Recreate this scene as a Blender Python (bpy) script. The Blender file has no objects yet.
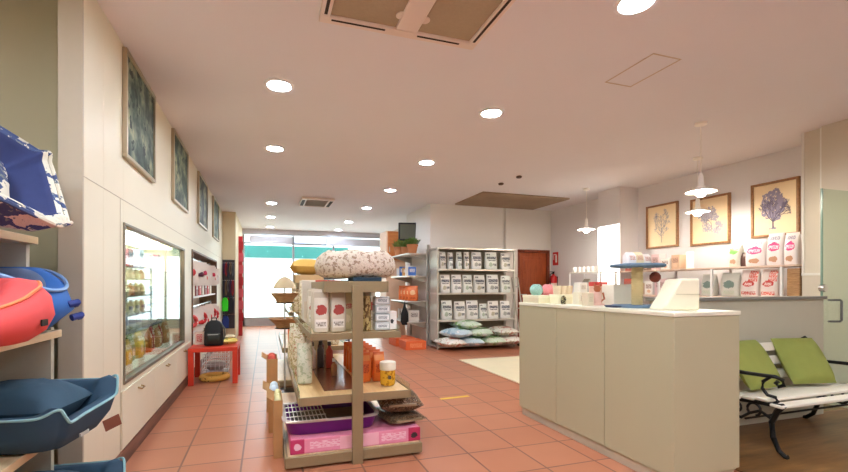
import bpy, bmesh, math, random
from mathutils import Vector, Matrix, Euler
random.seed(7)
C = bpy.context.scene.collection
PI = math.pi
ORD = ['first', 'second', 'third', 'fourth', 'fifth', 'sixth', 'seventh', 'eighth', 'ninth', 'tenth', 'eleventh', 'twelfth', 'thirteenth', 'fourteenth', 'fifteenth']

# ------------------------------------------------------------------ camera geometry
CX, HY, F, H = 405.0, 285.0, 430.0, 1.2
TH = math.atan((CX - 266) / F)
cc, ss = math.cos(TH), math.sin(TH)
def ratio(px):
    a = (px - CX) / F
    return (ss + a * cc) / (cc - a * ss)
def y_on(px, X): return X / ratio(px)          # depth on the plane x = X
def x_on(px, Y): return Y * ratio(px)          # x on the frontal plane y = Y
cam_d = bpy.data.cameras.new('camera'); cam = bpy.data.objects.new('camera', cam_d); C.objects.link(cam)
cam_d.sensor_fit = 'HORIZONTAL'; cam_d.sensor_width = 36; cam_d.lens = 36 * F / 848
cam_d.shift_x = 19 / 848; cam_d.shift_y = 49 / 848; cam_d.clip_start = 0.05
cam.location = (0, 0, H); cam.rotation_euler = (PI / 2, 0, -TH)
bpy.context.scene.camera = cam

# ------------------------------------------------------------------ materials
def lin(c):
    c /= 255.0
    return c / 12.92 if c <= 0.04045 else ((c + 0.055) / 1.055) ** 2.4
def col(rgb): return (lin(rgb[0]), lin(rgb[1]), lin(rgb[2]), 1)
MATS = {}
class NT:
    def __init__(s, name):
        s.m = bpy.data.materials.new(name); s.m.use_nodes = True
        s.t = s.m.node_tree; s.b = s.t.nodes['Principled BSDF']; s.out = s.t.nodes['Material Output']
    def n(s, typ, **kw):
        x = s.t.nodes.new(typ)
        for k, v in kw.items(): setattr(x, k, v)
        return x
    def l(s, a, b): s.t.links.new(a, b)
    def math(s, op, a, b=None):
        x = s.n('ShaderNodeMath', operation=op)
        for i, v in enumerate((a, b)):
            if v is None: continue
            if isinstance(v, (int, float)): x.inputs[i].default_value = v
            else: s.l(v, x.inputs[i])
        return x.outputs[0]
    def mix(s, f, a, b):
        x = s.n('ShaderNodeMix', data_type='RGBA')
        for i, v in ((0, f), (6, a), (7, b)):
            if isinstance(v, (int, float)): x.inputs[i].default_value = v
            elif isinstance(v, tuple): x.inputs[i].default_value = v
            else: s.l(v, x.inputs[i])
        return x.outputs[2]
    def noise(s, vec, scale, detail=2, rough=0.5):
        x = s.n('ShaderNodeTexNoise'); x.inputs['Scale'].default_value = scale
        x.inputs['Detail'].default_value = detail; x.inputs['Roughness'].default_value = rough
        if vec is not None: s.l(vec, x.inputs['Vector'])
        return x.outputs['Fac']
    def coord(s, which='Object'): return s.n('ShaderNodeTexCoord').outputs[which]
    def bump(s, hgt, strength, dist=0.01):
        x = s.n('ShaderNodeBump'); x.inputs['Strength'].default_value = strength; x.inputs['Distance'].default_value = dist
        s.l(hgt, x.inputs['Height']); s.l(x.outputs[0], s.b.inputs['Normal'])
def M(name, rgb, rough=0.6, metal=0.0, var=0.06, scale=30, bump=0.0, spec=0.4, coat=0.0):
    if name in MATS: return MATS[name]
    k = NT(name); c = k.coord()
    f = k.noise(c, scale, 3)
    hi = tuple(min(1, v * (1 + var)) for v in col(rgb)[:3]) + (1,)
    lo = tuple(v * (1 - var) for v in col(rgb)[:3]) + (1,)
    k.l(k.mix(f, lo, hi), k.b.inputs['Base Color'])
    k.b.inputs['Roughness'].default_value = rough; k.b.inputs['Metallic'].default_value = metal
    k.b.inputs['Specular IOR Level'].default_value = spec; k.b.inputs['Coat Weight'].default_value = coat
    if bump: k.bump(f, bump, 0.004)
    MATS[name] = k.m; return k.m
def M_wood(name, a, b, rough=0.45, stretch=(1, 12, 12), scale=2.0):
    if name in MATS: return MATS[name]
    k = NT(name); mp = k.n('ShaderNodeMapping'); k.l(k.coord(), mp.inputs[0]); mp.inputs['Scale'].default_value = stretch
    f = k.noise(mp.outputs[0], scale, 6, 0.65)
    r = k.n('ShaderNodeValToRGB'); k.l(f, r.inputs[0])
    r.color_ramp.elements[0].position = 0.35; r.color_ramp.elements[0].color = col(a)
    r.color_ramp.elements[1].position = 0.65; r.color_ramp.elements[1].color = col(b)
    k.l(r.outputs[0], k.b.inputs['Base Color']); k.b.inputs['Roughness'].default_value = rough
    MATS[name] = k.m; return k.m
def M_emit(name, rgb, strength):
    if name in MATS: return MATS[name]
    k = NT(name); k.b.inputs['Base Color'].default_value = col(rgb)
    k.b.inputs['Emission Color'].default_value = col(rgb); k.b.inputs['Emission Strength'].default_value = strength
    MATS[name] = k.m; return k.m
def M_glass(name, tint=(240, 248, 244), refl=0.0):
    if name in MATS: return MATS[name]
    k = NT(name); k.t.nodes.remove(k.b)
    tr = k.n('ShaderNodeBsdfTransparent'); tr.inputs[0].default_value = col(tint)
    gl = k.n('ShaderNodeBsdfGlossy'); gl.inputs['Roughness'].default_value = 0.02
    fr = k.n('ShaderNodeLayerWeight'); fr.inputs['Blend'].default_value = .5
    f = k.math('ADD', k.math('MULTIPLY', k.math('POWER', fr.outputs['Facing'], 5), .9), .03 + refl); f = k.math('MINIMUM', f, 0.95)
    mx = k.n('ShaderNodeMixShader'); k.l(f, mx.inputs[0]); k.l(tr.outputs[0], mx.inputs[1]); k.l(gl.outputs[0], mx.inputs[2])
    k.l(mx.outputs[0], k.out.inputs[0]); MATS[name] = k.m; return k.m
def M_spots(name, base, spot, scale, thr=0.42, rough=0.9, bump=0.5, dark=None):
    """plush or printed cloth: irregular spots of one dye on another"""
    if name in MATS: return MATS[name]
    k = NT(name); c = k.coord()
    f = k.noise(c, scale, 3, 0.6); g = k.noise(c, scale * 2.3, 2)
    a = k.math('LESS_THAN', f, thr)
    out = k.mix(a, col(base), col(spot))
    if dark: out = k.mix(k.math('GREATER_THAN', g, 0.62), out, col(dark))
    k.l(out, k.b.inputs['Base Color']); k.b.inputs['Roughness'].default_value = rough
    k.b.inputs['Specular IOR Level'].default_value = 0.15
    k.bump(k.noise(c, 120, 2), bump, 0.01); MATS[name] = k.m; return k.m
def M_pack(name, base, patches, rough=0.45, seed=0.0, bump=0.25):
    """printed packaging, front and back: patches = (u0,u1,v0,v1,rgb,kind) in the pack's own 0..1 box; kind 'lines' breaks the patch into printed dashes"""
    if name in MATS: return MATS[name]
    k = NT(name); c = k.coord('Generated'); sp = k.n('ShaderNodeSeparateXYZ'); k.l(c, sp.inputs[0])
    u, v = sp.outputs[0], sp.outputs[2]
    mp = k.n('ShaderNodeMapping'); k.l(c, mp.inputs[0]); mp.inputs['Location'].default_value = (seed * 3.1, 0, seed)
    mp.inputs['Scale'].default_value = (13, 0.01, 7)
    ln = k.math('GREATER_THAN', k.noise(mp.outputs[0], 2.2, 1), 0.47)
    bl = k.noise(c, 9 + seed, 3)
    out = col(base)
    for (u0, u1, v0, v1, rgb, kind) in patches:
        if kind == 'blob':
            du = k.math('MULTIPLY', k.math('SUBTRACT', u, (u0 + u1) / 2), 2 / (u1 - u0)); dv = k.math('MULTIPLY', k.math('SUBTRACT', v, (v0 + v1) / 2), 2 / (v1 - v0))
            r = k.math('ADD', k.math('MULTIPLY', du, du), k.math('MULTIPLY', dv, dv))
            m = k.math('LESS_THAN', k.math('ADD', r, k.math('MULTIPLY', bl, 1.8)), 1.6)
        else:
            m = k.math('MULTIPLY', k.math('MULTIPLY', k.math('GREATER_THAN', u, u0), k.math('LESS_THAN', u, u1)),
                       k.math('MULTIPLY', k.math('GREATER_THAN', v, v0), k.math('LESS_THAN', v, v1)))
            if kind == 'lines': m = k.math('MULTIPLY', m, ln)
        out = k.mix(m, out, col(rgb))
    k.l(out, k.b.inputs['Base Color']); k.b.inputs['Roughness'].default_value = rough
    if bump: k.bump(k.noise(k.coord(), 18, 3), bump, 0.01)
    MATS[name] = k.m; return k.m

# ------------------------------------------------------------------ mesh building
class MB:
    def __init__(s): s.v = []; s.f = []; s.mi = []; s.T = Matrix()
    def add(s, vs, fs, m=0):
        o = len(s.v); s.v += [s.T @ Vector(p) for p in vs]; s.f += [tuple(i + o for i in q) for q in fs]; s.mi += [m] * len(fs); return s
    def box(s, x0, x1, y0, y1, z0, z1, m=0):
        return s.add([(x0, y0, z0), (x1, y0, z0), (x1, y1, z0), (x0, y1, z0), (x0, y0, z1), (x1, y0, z1), (x1, y1, z1), (x0, y1, z1)],
                     [(0, 3, 2, 1), (4, 5, 6, 7), (0, 1, 5, 4), (1, 2, 6, 5), (2, 3, 7, 6), (3, 0, 4, 7)], m)
    def lathe(s, prof, n=24, c=(0, 0, 0), m=0):
        vs = []; fs = []
        for (r, z) in prof:
            for i in range(n):
                a = 2 * PI * i / n; vs.append((c[0] + r * math.cos(a), c[1] + r * math.sin(a), c[2] + z))
        for j in range(len(prof) - 1):
            for i in range(n):
                fs.append((j * n + i, j * n + (i + 1) % n, (j + 1) * n + (i + 1) % n, (j + 1) * n + i))
        if prof[0][0] < .031: fs.append(tuple(reversed(range(n))))
        if prof[-1][0] < .031: fs.append(tuple((len(prof) - 1) * n + i for i in range(n)))
        return s.add(vs, fs, m)
    def loft(s, rings, m=0, cap=True, slots=None):
        n = len(rings[0]); vs = [p for r in rings for p in r]; o = 0
        for j in range(len(rings) - 1):
            fs = [(j * n + i, j * n + (i + 1) % n, (j + 1) * n + (i + 1) % n, (j + 1) * n + i) for i in range(n)]
            if j == 0: base = len(s.v); s.add(vs, [], 0)
            s.f += [tuple(i + base for i in q) for q in fs]; s.mi += [slots[j] if slots else m] * n
        if cap:
            s.f.append(tuple(base + i for i in reversed(range(n)))); s.mi.append(slots[0] if slots else m)
            s.f.append(tuple(base + (len(rings) - 1) * n + i for i in range(n))); s.mi.append(slots[-1] if slots else m)
        return s
    def tube(s, pts, r, n=8, closed=False, m=0):
        pts = [Vector(p) for p in pts]; rings = []; up = Vector((0.13, 0.21, 0.97))
        L = len(pts)
        for i, p in enumerate(pts):
            a = pts[(i - 1) % L] if (closed or i > 0) else p; b = pts[(i + 1) % L] if (closed or i < L - 1) else p
            t = (b - a).normalized(); x = t.cross(up)
            if x.length < 1e-3: x = t.cross(Vector((1, 0, 0)))
            x.normalize(); y = x.cross(t); rr = r[i] if isinstance(r, (list, tuple)) else r
            rings.append([p + x * (rr * math.cos(2 * PI * k / n)) + y * (rr * math.sin(2 * PI * k / n)) for k in range(n)])
        if closed: rings.append(rings[0]); return s.loft(rings, m, cap=False)
        return s.loft(rings, m)
    def prism(s, poly, axis, a, b, m=0):
        """poly of 2-D points extruded along axis"""
        def P(u, v, w): return {'x': (w, u, v), 'y': (u, w, v), 'z': (u, v, w)}[axis]
        n = len(poly); vs = [P(u, v, a) for u, v in poly] + [P(u, v, b) for u, v in poly]
        return s.add(vs, [tuple(range(n)), tuple(range(2 * n - 1, n - 1, -1))] + [(i, i + n, (i + 1) % n + n, (i + 1) % n) for i in range(n)], m)
    def build(s, name, mats, parent=None, smooth=40, bevel=0, seg=2, sub=0, world=True):
        off = Vector()
        if parent is not None and world:
            p = parent
            while p is not None: off += p.location; p = p.parent
        me = bpy.data.meshes.new(name); me.from_pydata([tuple(v - off) for v in s.v], [], s.f)
        mats = mats if isinstance(mats, (list, tuple)) else [mats]
        for q in mats: me.materials.append(q)
        me.polygons.foreach_set('material_index', s.mi); me.update()
        bm = bmesh.new(); bm.from_mesh(me); bmesh.ops.recalc_face_normals(bm, faces=bm.faces)
        bm.to_mesh(me); bm.free()
        if smooth:
            me.polygons.foreach_set('use_smooth', [True] * len(me.polygons)); me.set_sharp_from_angle(angle=math.radians(smooth))
        o = bpy.data.objects.new(name, me); C.objects.link(o)
        if parent is not None: o.parent = parent
        if bevel:
            b = o.modifiers.new('bevel', 'BEVEL'); b.width = bevel; b.segments = seg; b.limit_method = 'ANGLE'; b.harden_normals = False
        if sub:
            b = o.modifiers.new('sub', 'SUBSURF'); b.levels = sub; b.render_levels = sub
        return o
def tag(o, label, cat, group=None):
    o['label'] = label; o['category'] = cat
    if group: o['group'] = group
    return o
def thing(name, label, cat, loc=(0, 0, 0), rz=0, group=None, rot=None):
    o = bpy.data.objects.new(name, None); C.objects.link(o); o.location = loc
    o.rotation_euler = rot if rot else (0, 0, rz); o.empty_display_size = 0.1
    return tag(o, label, cat, group)
def struct(name, mb, mat, smooth=0, bevel=0):
    o = mb.build(name, mat, smooth=smooth, bevel=bevel); o['kind'] = 'structure'; return o
def part(mb, name, mat, parent, **kw): return mb.build(name, mat, parent, world=False, **kw)
def dup(root, loc, rz=None, label=None, group=None):
    r = root.copy(); C.objects.link(r); r.location = loc
    if rz is not None: r.rotation_euler = (0, 0, rz)
    if label: r['label'] = label
    if group: r['group'] = group
    for ch in root.children:
        c = ch.copy(); C.objects.link(c); c.parent = r
        for g in ch.children:
            d = g.copy(); C.objects.link(d); d.parent = c
    return r
def solo(mb, name, mat, loc, label, cat, group=None, rz=0, rot=None, **kw):
    """a thing that is one mesh, built round its own origin"""
    o = mb.build(name, mat, None, **kw); o.location = loc; o.rotation_euler = rot if rot else (0, 0, rz)
    return tag(o, label, cat, group)
def rrect(w, d, z, r=0.3, n=20):
    """rounded rectangle ring (superellipse)"""
    p = 2 / r
    out = []
    for i in range(n):
        a = 2 * PI * (i + 0.5) / n; c, s = math.cos(a), math.sin(a)
        out.append((w / 2 * math.copysign(abs(c) ** (2 / p), c), d / 2 * math.copysign(abs(s) ** (2 / p), s), z))
    return out

# shapes
def bag_mb(w, d, h, top=0.9, rnd=random):
    m = MB(); R = []
    for f, a, b in ((0, .9, .85), (.03, .98, 1), (.3, 1, 1.06), (.55, .99, 1.0), (.75, .97, .72), (.88, .96, .35), (.94, .96, .1), (1, .97, .07)):
        R.append([(x + rnd.uniform(-.012, .012) * w * (f > 0), y + rnd.uniform(-.02, .02) * d * (0 < f < .9), z) for x, y, z in rrect(w * a, d * b, h * f, .45, 20)])
    return m.loft(R)
def pillow_mb(w, l, h, n=14, p=2.6, sag=0.0, jit=0.0):
    m = MB(); vs = []; fs = []
    for sgn in (1, -1):
        for i in range(n + 1):
            for j in range(n + 1):
                u = -1 + 2 * i / n; v = -1 + 2 * j / n
                t = max(0, (1 - abs(u) ** p)) ** .5 * max(0, (1 - abs(v) ** p)) ** .5
                pinch = 1 - .06 * (abs(u) ** 2) * (1 - abs(v) ** 2) ; pinch2 = 1 - .06 * (abs(v) ** 2) * (1 - abs(u) ** 2)
                j_ = random.uniform(-jit, jit) * t
                vs.append((u * w / 2 * pinch2, v * l / 2 * pinch, h / 2 + sgn * t * h / 2 * (1 if sgn > 0 else 1 - sag) + (j_ if sgn > 0 else 0)))
    N = (n + 1) ** 2
    for k in (0, 1):
        for i in range(n):
            for j in range(n):
                q = (k * N + i * (n + 1) + j, k * N + (i + 1) * (n + 1) + j, k * N + (i + 1) * (n + 1) + j + 1, k * N + i * (n + 1) + j + 1)
                fs.append(q if k == 0 else tuple(reversed(q)))
    m.add(vs, fs)
    return m
def sellipse(a, b, p, th):
    c, s = math.cos(th), math.sin(th)
    return a * math.copysign(abs(c) ** (2 / p), c), b * math.copysign(abs(s) ** (2 / p), s)
def shell_bed(a, b, hf, flare, thick, p=6, n=72, floor=0.05, bulge=0.02):
    """soft-walled pet bed: a,b half sizes of the base; hf(theta) wall height; returns (mesh, rim points)"""
    def ring(da, f, dz=0):
        out = []
        for i in range(n):
            th = 2 * PI * (i + .5) / n; hh = hf(th)
            x, y = sellipse(a + da, b + da, p, th); out.append((x, y, max(0, hh * f + dz)))
        return out
    R = [ring(-.03, 0), ring(0, 0.06), ring(flare * .5 + bulge, .5), ring(flare, .95), ring(flare - thick * .3, 1.03), ring(flare - thick * .75, 1.0),
         ring(flare - thick, .9), ring(flare * .5 - thick * 1.05, .5), ring(-thick * 1.15, 0, floor), ring(-thick * 1.15 - .05, 0, floor)]
    m = MB(); m.loft(R, slots=[0, 0, 0, 0, 0, 1, 1, 1, 1])
    rim = [(x, y, z) for x, y, z in ring(flare + .003, 1.0)]
    return m, rim
def arc(cx, cz, r, a0, a1, n=8): return [(cx + r * math.cos(math.radians(a0 + (a1 - a0) * i / n)), cz + r * math.sin(math.radians(a0 + (a1 - a0) * i / n))) for i in range(n + 1)]

# ------------------------------------------------------------------ common materials
cream = M('cream_panel', (228, 219, 192), .45, var=.02, scale=3)
wallgrey = M('wall_paint', (226, 222, 222), .8, var=.02, scale=4)
alcove = M('alcove_paint', (180, 172, 142), .8, var=.04, scale=3)
ceilm = M('ceiling_paint', (231, 229, 232), .9, var=.02, scale=1.5)
white = M('white_lacquer', (236, 234, 226), .4, var=.015)
whitem = M('white_metal', (235, 235, 232), .35, var=.01)
kick = M_wood('dark_kick', (96, 62, 46), (128, 86, 66), .5, (6, 1, 10))
chrome = M('chrome', (215, 215, 215), .18, 1.0, var=.02)
steel = M('brushed_steel', (186, 182, 168), .38, .35, var=.05)
black = M('black_plastic', (22, 22, 24), .45)
iron = M('black_iron', (30, 29, 27), .42, .3, bump=.2, scale=80)
olive = M('taupe_metal', (150, 132, 98), .4, .35, var=.03)
lightwood = M_wood('light_wood', (214, 176, 118), (232, 200, 148), .35, (14, 1, 14))
shelfwood = M_wood('pale_oak', (205, 176, 130), (226, 200, 158), .4, (10, 1, 10))
redlac = M('red_lacquer', (214, 62, 40), .35, var=.03)
card = M('cardboard', (188, 140, 88), .8, var=.06)
glass = M_glass('clear_glass')
greenglass = M_glass('green_edge_glass', (238, 246, 240), .0)

# terracotta floor
k = NT('terracotta_tiles'); g = k.n('ShaderNodeNewGeometry'); mp = k.n('ShaderNodeMapping'); k.l(g.outputs['Position'], mp.inputs[0])
mp.inputs['Location'].default_value = (.152 + .382 * 20 + .004, -3.167 + .382 * 30 + .004, 0)
br = k.n('ShaderNodeTexBrick'); k.l(mp.outputs[0], br.inputs['Vector']); br.offset = 0; br.squash = 1
for nm, v in (('Scale', 1), ('Mortar Size', .0075), ('Mortar Smooth', .3), ('Bias', 0), ('Brick Width', .382), ('Row Height', .382)): br.inputs[nm].default_value = v
br.inputs['Color1'].default_value = col((184, 118, 84)); br.inputs['Color2'].default_value = col((194, 129, 95)); br.inputs['Mortar'].default_value = col((100, 70, 56))
f = k.noise(g.outputs['Position'], 3.2, 4)
c2 = k.mix(k.math('MULTIPLY', f, .55), br.outputs['Color'], col((168, 102, 76)))
k.l(c2, k.b.inputs['Base Color']); k.b.inputs['Roughness'].default_value = .34; k.b.inputs['Specular IOR Level'].default_value = .45
k.bump(br.outputs['Fac'], -.25, .004); tiles = k.m

# ------------------------------------------------------------------ room shell
CZ, YB, YS = 2.81, -2.6, 13.3
struct('floor', MB().box(-2.4, 6.4, YB - .1, YS, -.1, 0), tiles)
floor2 = M_wood('brown_laminate', (104, 72, 44), (150, 108, 62), .3, (1.2, 9, 1), 1.6)
struct('floor_2', MB().box(2.9, 6.0, .3, 3.05, .0, .006), floor2)
struct('ceiling', MB().box(-2.4, 6.4, YB - .1, YS + .1, CZ, CZ + .1), ceilm)
wl = MB()
wl.box(-1.0, -.91, 2.67, 2.95, 0, CZ)
struct('trim_6', MB().box(-1.02, -.911, 2.655, 2.67, 0, CZ).box(-1.02, -1.0, 2.67, 2.9, 0, CZ), M('end_post_paint', (188, 176, 154), .6, var=.02), bevel=.002)
wl.box(-1.41, -.91, 2.95, 3.32, 0, CZ)
wl.box(-1.41, -.91, 3.32, 5.57, 0, .53).box(-1.41, -.91, 3.32, 5.57, 1.62, CZ)
wl.box(-1.41, -.91, 5.57, 6.1, 0, CZ)
wl.box(-1.41, -.91, 6.1, 8.95, 0, .22).box(-1.41, -.91, 6.1, 8.95, 1.66, CZ)
wl.box(-1.41, -.91, 8.95, 10.2, 0, CZ)
wl.box(-1.46, -1.41, 2.95, 10.2, 0, CZ)
struct('wall_left', wl, cream, bevel=.002)
struct('trim_1', MB().box(-.9102, -.9085, 2.66, 10.2, 1.768, 1.772).box(-.9102, -.9085, 3.255, 3.259, .1, 1.768), M('panel_joint', (186, 172, 146), .6))
struct('wall_far_left', MB().box(-1.2, -.64, 10.2, YS, 0, CZ), M('beige_stub', (222, 205, 168), .7, var=.03))
struct('baseboard_left', MB().box(-.91, -.897, 2.66, 10.2, 0, .1), kick)
struct('wall_alcove', MB().box(-2.4, -1.02, 2.9, 2.948, 0, CZ), alcove)
struct('wall_side', MB().box(-1.85, -1.75, YB, 2.95, 0, CZ), alcove)
struct('wall_front', MB().box(-2.4, 6.4, YB - .1, YB, 0, CZ), wallgrey)
struct('wall_right', MB().box(5.88, 6.0, 2.9, 8.0, 0, CZ), wallgrey)
struct('wall_pier', MB().box(5.5, 5.88, 5.6, 6.09, 0, CZ), wallgrey)
jog = MB().box(5.42, 6.0, 2.85, 3.05, 0, CZ).box(5.36, 6.0, YB, 2.85, 0, CZ)
struct('wall_near_right', jog, M('near_wall', (214, 206, 188), .7, var=.02, scale=3))
struct('trim_2', MB().box(5.41, 5.42, 2.87, 2.89, 1.32, CZ).box(5.405, 5.42, 2.853, 3.048, 1.3, 1.325).box(5.41, 5.42, 3.03, 3.048, 1.325, CZ), white)
rear = MB().box(3.08, 5.03, 7.9, 8.0, 0, CZ).box(5.82, 6.0, 7.9, 8.0, 0, CZ).box(5.03, 5.82, 7.9, 8.0, 1.95, CZ)
rear.box(4.72, 5.0, 7.82, 7.9, 0, CZ)
rear.box(3.08, 3.18, 8.0, 9.3, 0, CZ).box(3.08, 3.7, 9.3, 9.4, 0, CZ).box(3.6, 3.7, 9.4, YS, 0, CZ)
struct('wall_rear', rear, M('rear_paint', (230, 224, 216), .8, var=.02, scale=3))
# rear door with frame
dwood = M_wood('mahogany', (140, 62, 28), (172, 84, 40), .35, (8, 8, 1), 3)
dm = MB().box(5.09, 5.77, 7.925, 7.965, 0, 1.89)
for (x0, x1, z0, z1) in ((5.17, 5.69, 1.0, 1.8), (5.17, 5.69, .15, .88)):
    dm.box(x0, x1, 7.912, 7.925, z0, z1); dm.box(x0 + .06, x1 - .06, 7.9, 7.912, z0 + .06, z1 - .06)
dr = struct('door_1', dm, dwood, bevel=.004)
df = MB().box(5.03, 5.09, 7.87, 8.0, 0, 1.95).box(5.77, 5.83, 7.87, 8.0, 0, 1.95).box(5.03, 5.83, 7.87, 8.0, 1.89, 1.95)
df.build('door_frame', M_wood('mahogany_dark', (112, 46, 20), (140, 62, 30), .35, (8, 8, 1), 3), dr, bevel=.006)
hd = MB().tube([(5.14, 7.925, 1.0), (5.14, 7.86, 1.0), (5.25, 7.86, 1.0)], .009); hd.build('door_handle', steel, dr)
# low partition with stone cap
struct('wall_partition', MB().box(2.95, 4.92, 2.6, 2.7, 0, 1.07), M('partition_grey', (192, 188, 166), .6, var=.03, scale=6), bevel=.003)
struct('trim_3', MB().box(2.93, 4.93, 2.575, 2.725, 1.07, 1.097), M('grey_stone', (128, 126, 118), .35, var=.15, scale=40), bevel=.004)

# street front : glass, bars, header, sill
alu = M('window_aluminium', (168, 172, 176), .4, .6)
sf = MB()
for x in (-.62, .78, 1.98, 3.55): sf.box(x - .03, x + .03, YS - .03, YS + .03, 0, 2.81)
sf.box(-.65, 3.6, YS - .03, YS + .03, 0, .26).box(-.65, 3.6, YS - .025, YS + .025, 2.4, 2.45)
w1 = struct('window_1', sf, alu)
MB().box(-.65, 3.6, YS - .004, YS + .004, .26, 2.81).build('window_pane', glass, w1)
hdm = MB().box(-.45, .74, YS - .22, YS - .05, 2.4, 2.62).box(1.75, 3.4, YS - .22, YS - .05, 2.4, 2.62).box(-.64, 3.6, YS - .24, YS - .03, 2.66, CZ)
struct('trim_4', hdm, M('grey_header', (196, 196, 204), .6))

# outside the shop
struct('ground', MB().box(-14, 20, YS + .04, 32, -.14, -.02), M('street_stone', (206, 204, 198), .8, var=.08, scale=4))
bld = thing('building', 'sunlit white building across the street with a teal band', 'building', (0, 17.5, 0))
MB().box(-12, 16, 17.5, 18.5, -.05, 7).build('facade', M('white_render', (236, 236, 238), .8, var=.02), bld)
MB().box(-9, 3.2, 17.42, 17.5, 2.25, 2.72).build('teal_band', M('teal_sign', (30, 92, 88), .5, var=.1, scale=1.2), bld)
wn = MB().box(1.0, 2.4, 17.44, 17.5, 2.85, 3.1); wn.build('shop_window', M('mauve_window', (150, 150, 186), .3), bld)

# ------------------------------------------------------------------ ceiling fixtures
lampglow = M_emit('lamp_glow', (228, 239, 255), 98)
def downlight(x, y, label, group):
    t = thing('ceiling_downlight', label, 'ceiling light', (x, y, CZ), group=group)
    m = MB().lathe([(.088, -.001), (.118, -.001), (.118, -.008), (.108, -.014), (.092, -.014), (.086, -.006)], 32)
    part(m, 'trim_ring', whitem, t)
    part(MB().lathe([(.0, -.002), (.089, -.002), (.089, -.005), (.0, -.0051)], 32), 'diffuser', lampglow, t)
    return t
proto_l = None
ROWS = [(.1, y, 'left') for y in (.2, 1.9, 3.6, 5.28, 8.82, 10.64, 12.45)] + [(2.0, y, 'right') for y in (.2, 1.92, 3.57, 5.27, 7.0, 8.77, 10.84, 12.5)] + [(4.3, .3, 'side'), (4.3, -1.4, 'side'), (-1.45, 1.3, 'alcove'), (-.75, .7, 'alcove'), (-.75, -.7, 'alcove'), (.1, -1.4, 'left'), (2.0, -1.4, 'right')]  # alcove and side entries are unseen fill lamps, added to brighten the shop
cnt = {}
nm = {('left', 3.6): 'large round recessed downlight nearest in the left ceiling row', ('left', 5.28): 'second round downlight in the left ceiling row, above the first picture gap',
      ('left', 8.82): 'third round downlight in the left ceiling row, left of the far air conditioner', ('left', 10.64): 'fourth round downlight in the left ceiling row, towards the shop window',
      ('left', 12.45): 'last small round downlight in the left ceiling row by the shop window',
      ('right', 1.92): 'round downlight cut by the top edge of the photo', ('right', 3.57): 'large round downlight nearest in the right ceiling row', ('right', 5.27): 'second round downlight in the right ceiling row',
      ('right', 7.0): 'third round downlight in the right ceiling row', ('right', 8.77): 'fourth round downlight in the right ceiling row, near the column',
      ('right', 10.84): 'fifth round downlight in the right ceiling row, towards the window', ('right', 12.5): 'last round downlight in the right ceiling row by the window'}
for (x, y, row) in ROWS:
    lb = nm.get((row, y), 'added unseen round downlight in the ceiling, %s row at %s' % (row, 'the front' if y > 0 else 'the back'))
    if proto_l is None: proto_l = downlight(x, y, lb, 'recessed ceiling downlights')
    else: dup(proto_l, (x, y, CZ), 0, lb)

# near air conditioner cassette (cut by the top edge of the photo)
grille = M('grille_taupe', (176, 160, 132), .7, var=.06, scale=60)
pinkwhite = M('cassette_white', (232, 218, 206), .5, var=.01)
slot = M('slot_dark', (58, 44, 34), .8)
t = thing('air_conditioner', 'large white ceiling cassette with two taupe grilles above the aisle', 'air conditioner', (.81, 2.2, CZ))
m = MB(); x0, x1, y0, y1 = -.51, .51, -.41, .41
m.box(x0, x1, y1 - .07, y1, -.035, 0).box(x0, x1, y0, y0 + .07, -.035, 0).box(x0, x0 + .06, y0 + .07, y1 - .07, -.035, 0).box(x1 - .06, x1, y0 + .07, y1 - .07, -.035, 0)
m.box(-.05, .09, y0 + .07, y1 - .07, -.034, 0)
part(m, 'frame', pinkwhite, t, bevel=.006)
for (a, b) in ((x0 + .06, -.05), (.09, x1 - .06)):
    g = MB().box(a, b, y0 + .07, y1 - .07, -.02, -.004)
    for i in range(26):
        yy = y0 + .09 + i * .0245; g.box(a + .01, b - .01, yy, yy + .0235, -.0225, -.02)
    part(g, 'grille', grille, t)
    sl = MB().box(a + .01, b - .06, y1 - .052, y1 - .036, -.0365, -.03); part(sl, 'air_slot', slot, t)
part(MB().box(x1 - .045, x1 - .028, y0 + .1, y1 - .09, -.0365, -.03), 'air_slot', slot, t)
part(MB().box(x0 + .022, x0 + .04, y0 + .1, y1 - .09, -.0365, -.03), 'air_slot', slot, t)
for xx in (-.05, .09):
    part(MB().lathe([(.035, 0), (.035, -.006), (.0, -.0065)], 20, (xx, y1 - .2, -.024)), 'latch', pinkwhite, t)
# far air conditioner
t = thing('air_conditioner', 'small white ceiling cassette with grey grille far above the aisle', 'air conditioner', (.92, 8.42, CZ))
m = MB(); x0, x1, y0, y1 = -.3, .3, -.4, .4
m.box(x0, x1, y1 - .06, y1, -.04, 0).box(x0, x1, y0, y0 + .06, -.04, 0).box(x0, x0 + .1, y0 + .06, y1 - .06, -.04, 0).box(x1 - .1, x1, y0 + .06, y1 - .06, -.04, 0)
part(m, 'frame', pinkwhite, t, bevel=.006)
g = MB().box(x0 + .1, x1 - .1, y0 + .06, y1 - .06, -.03, -.004)
for i in range(16): g.box(x0 + .11, x1 - .11, y0 + .09 + i * .04, y0 + .1 + i * .04, -.035, -.03)
part(g, 'grille', M('grille_grey', (160, 150, 134), .7), t)
for s in (-1, 1): part(MB().box(s * .255 - .03, s * .255 + .03, y0 + .1, y1 - .1, -.042, -.035), 'air_slot', slot, t)

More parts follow.
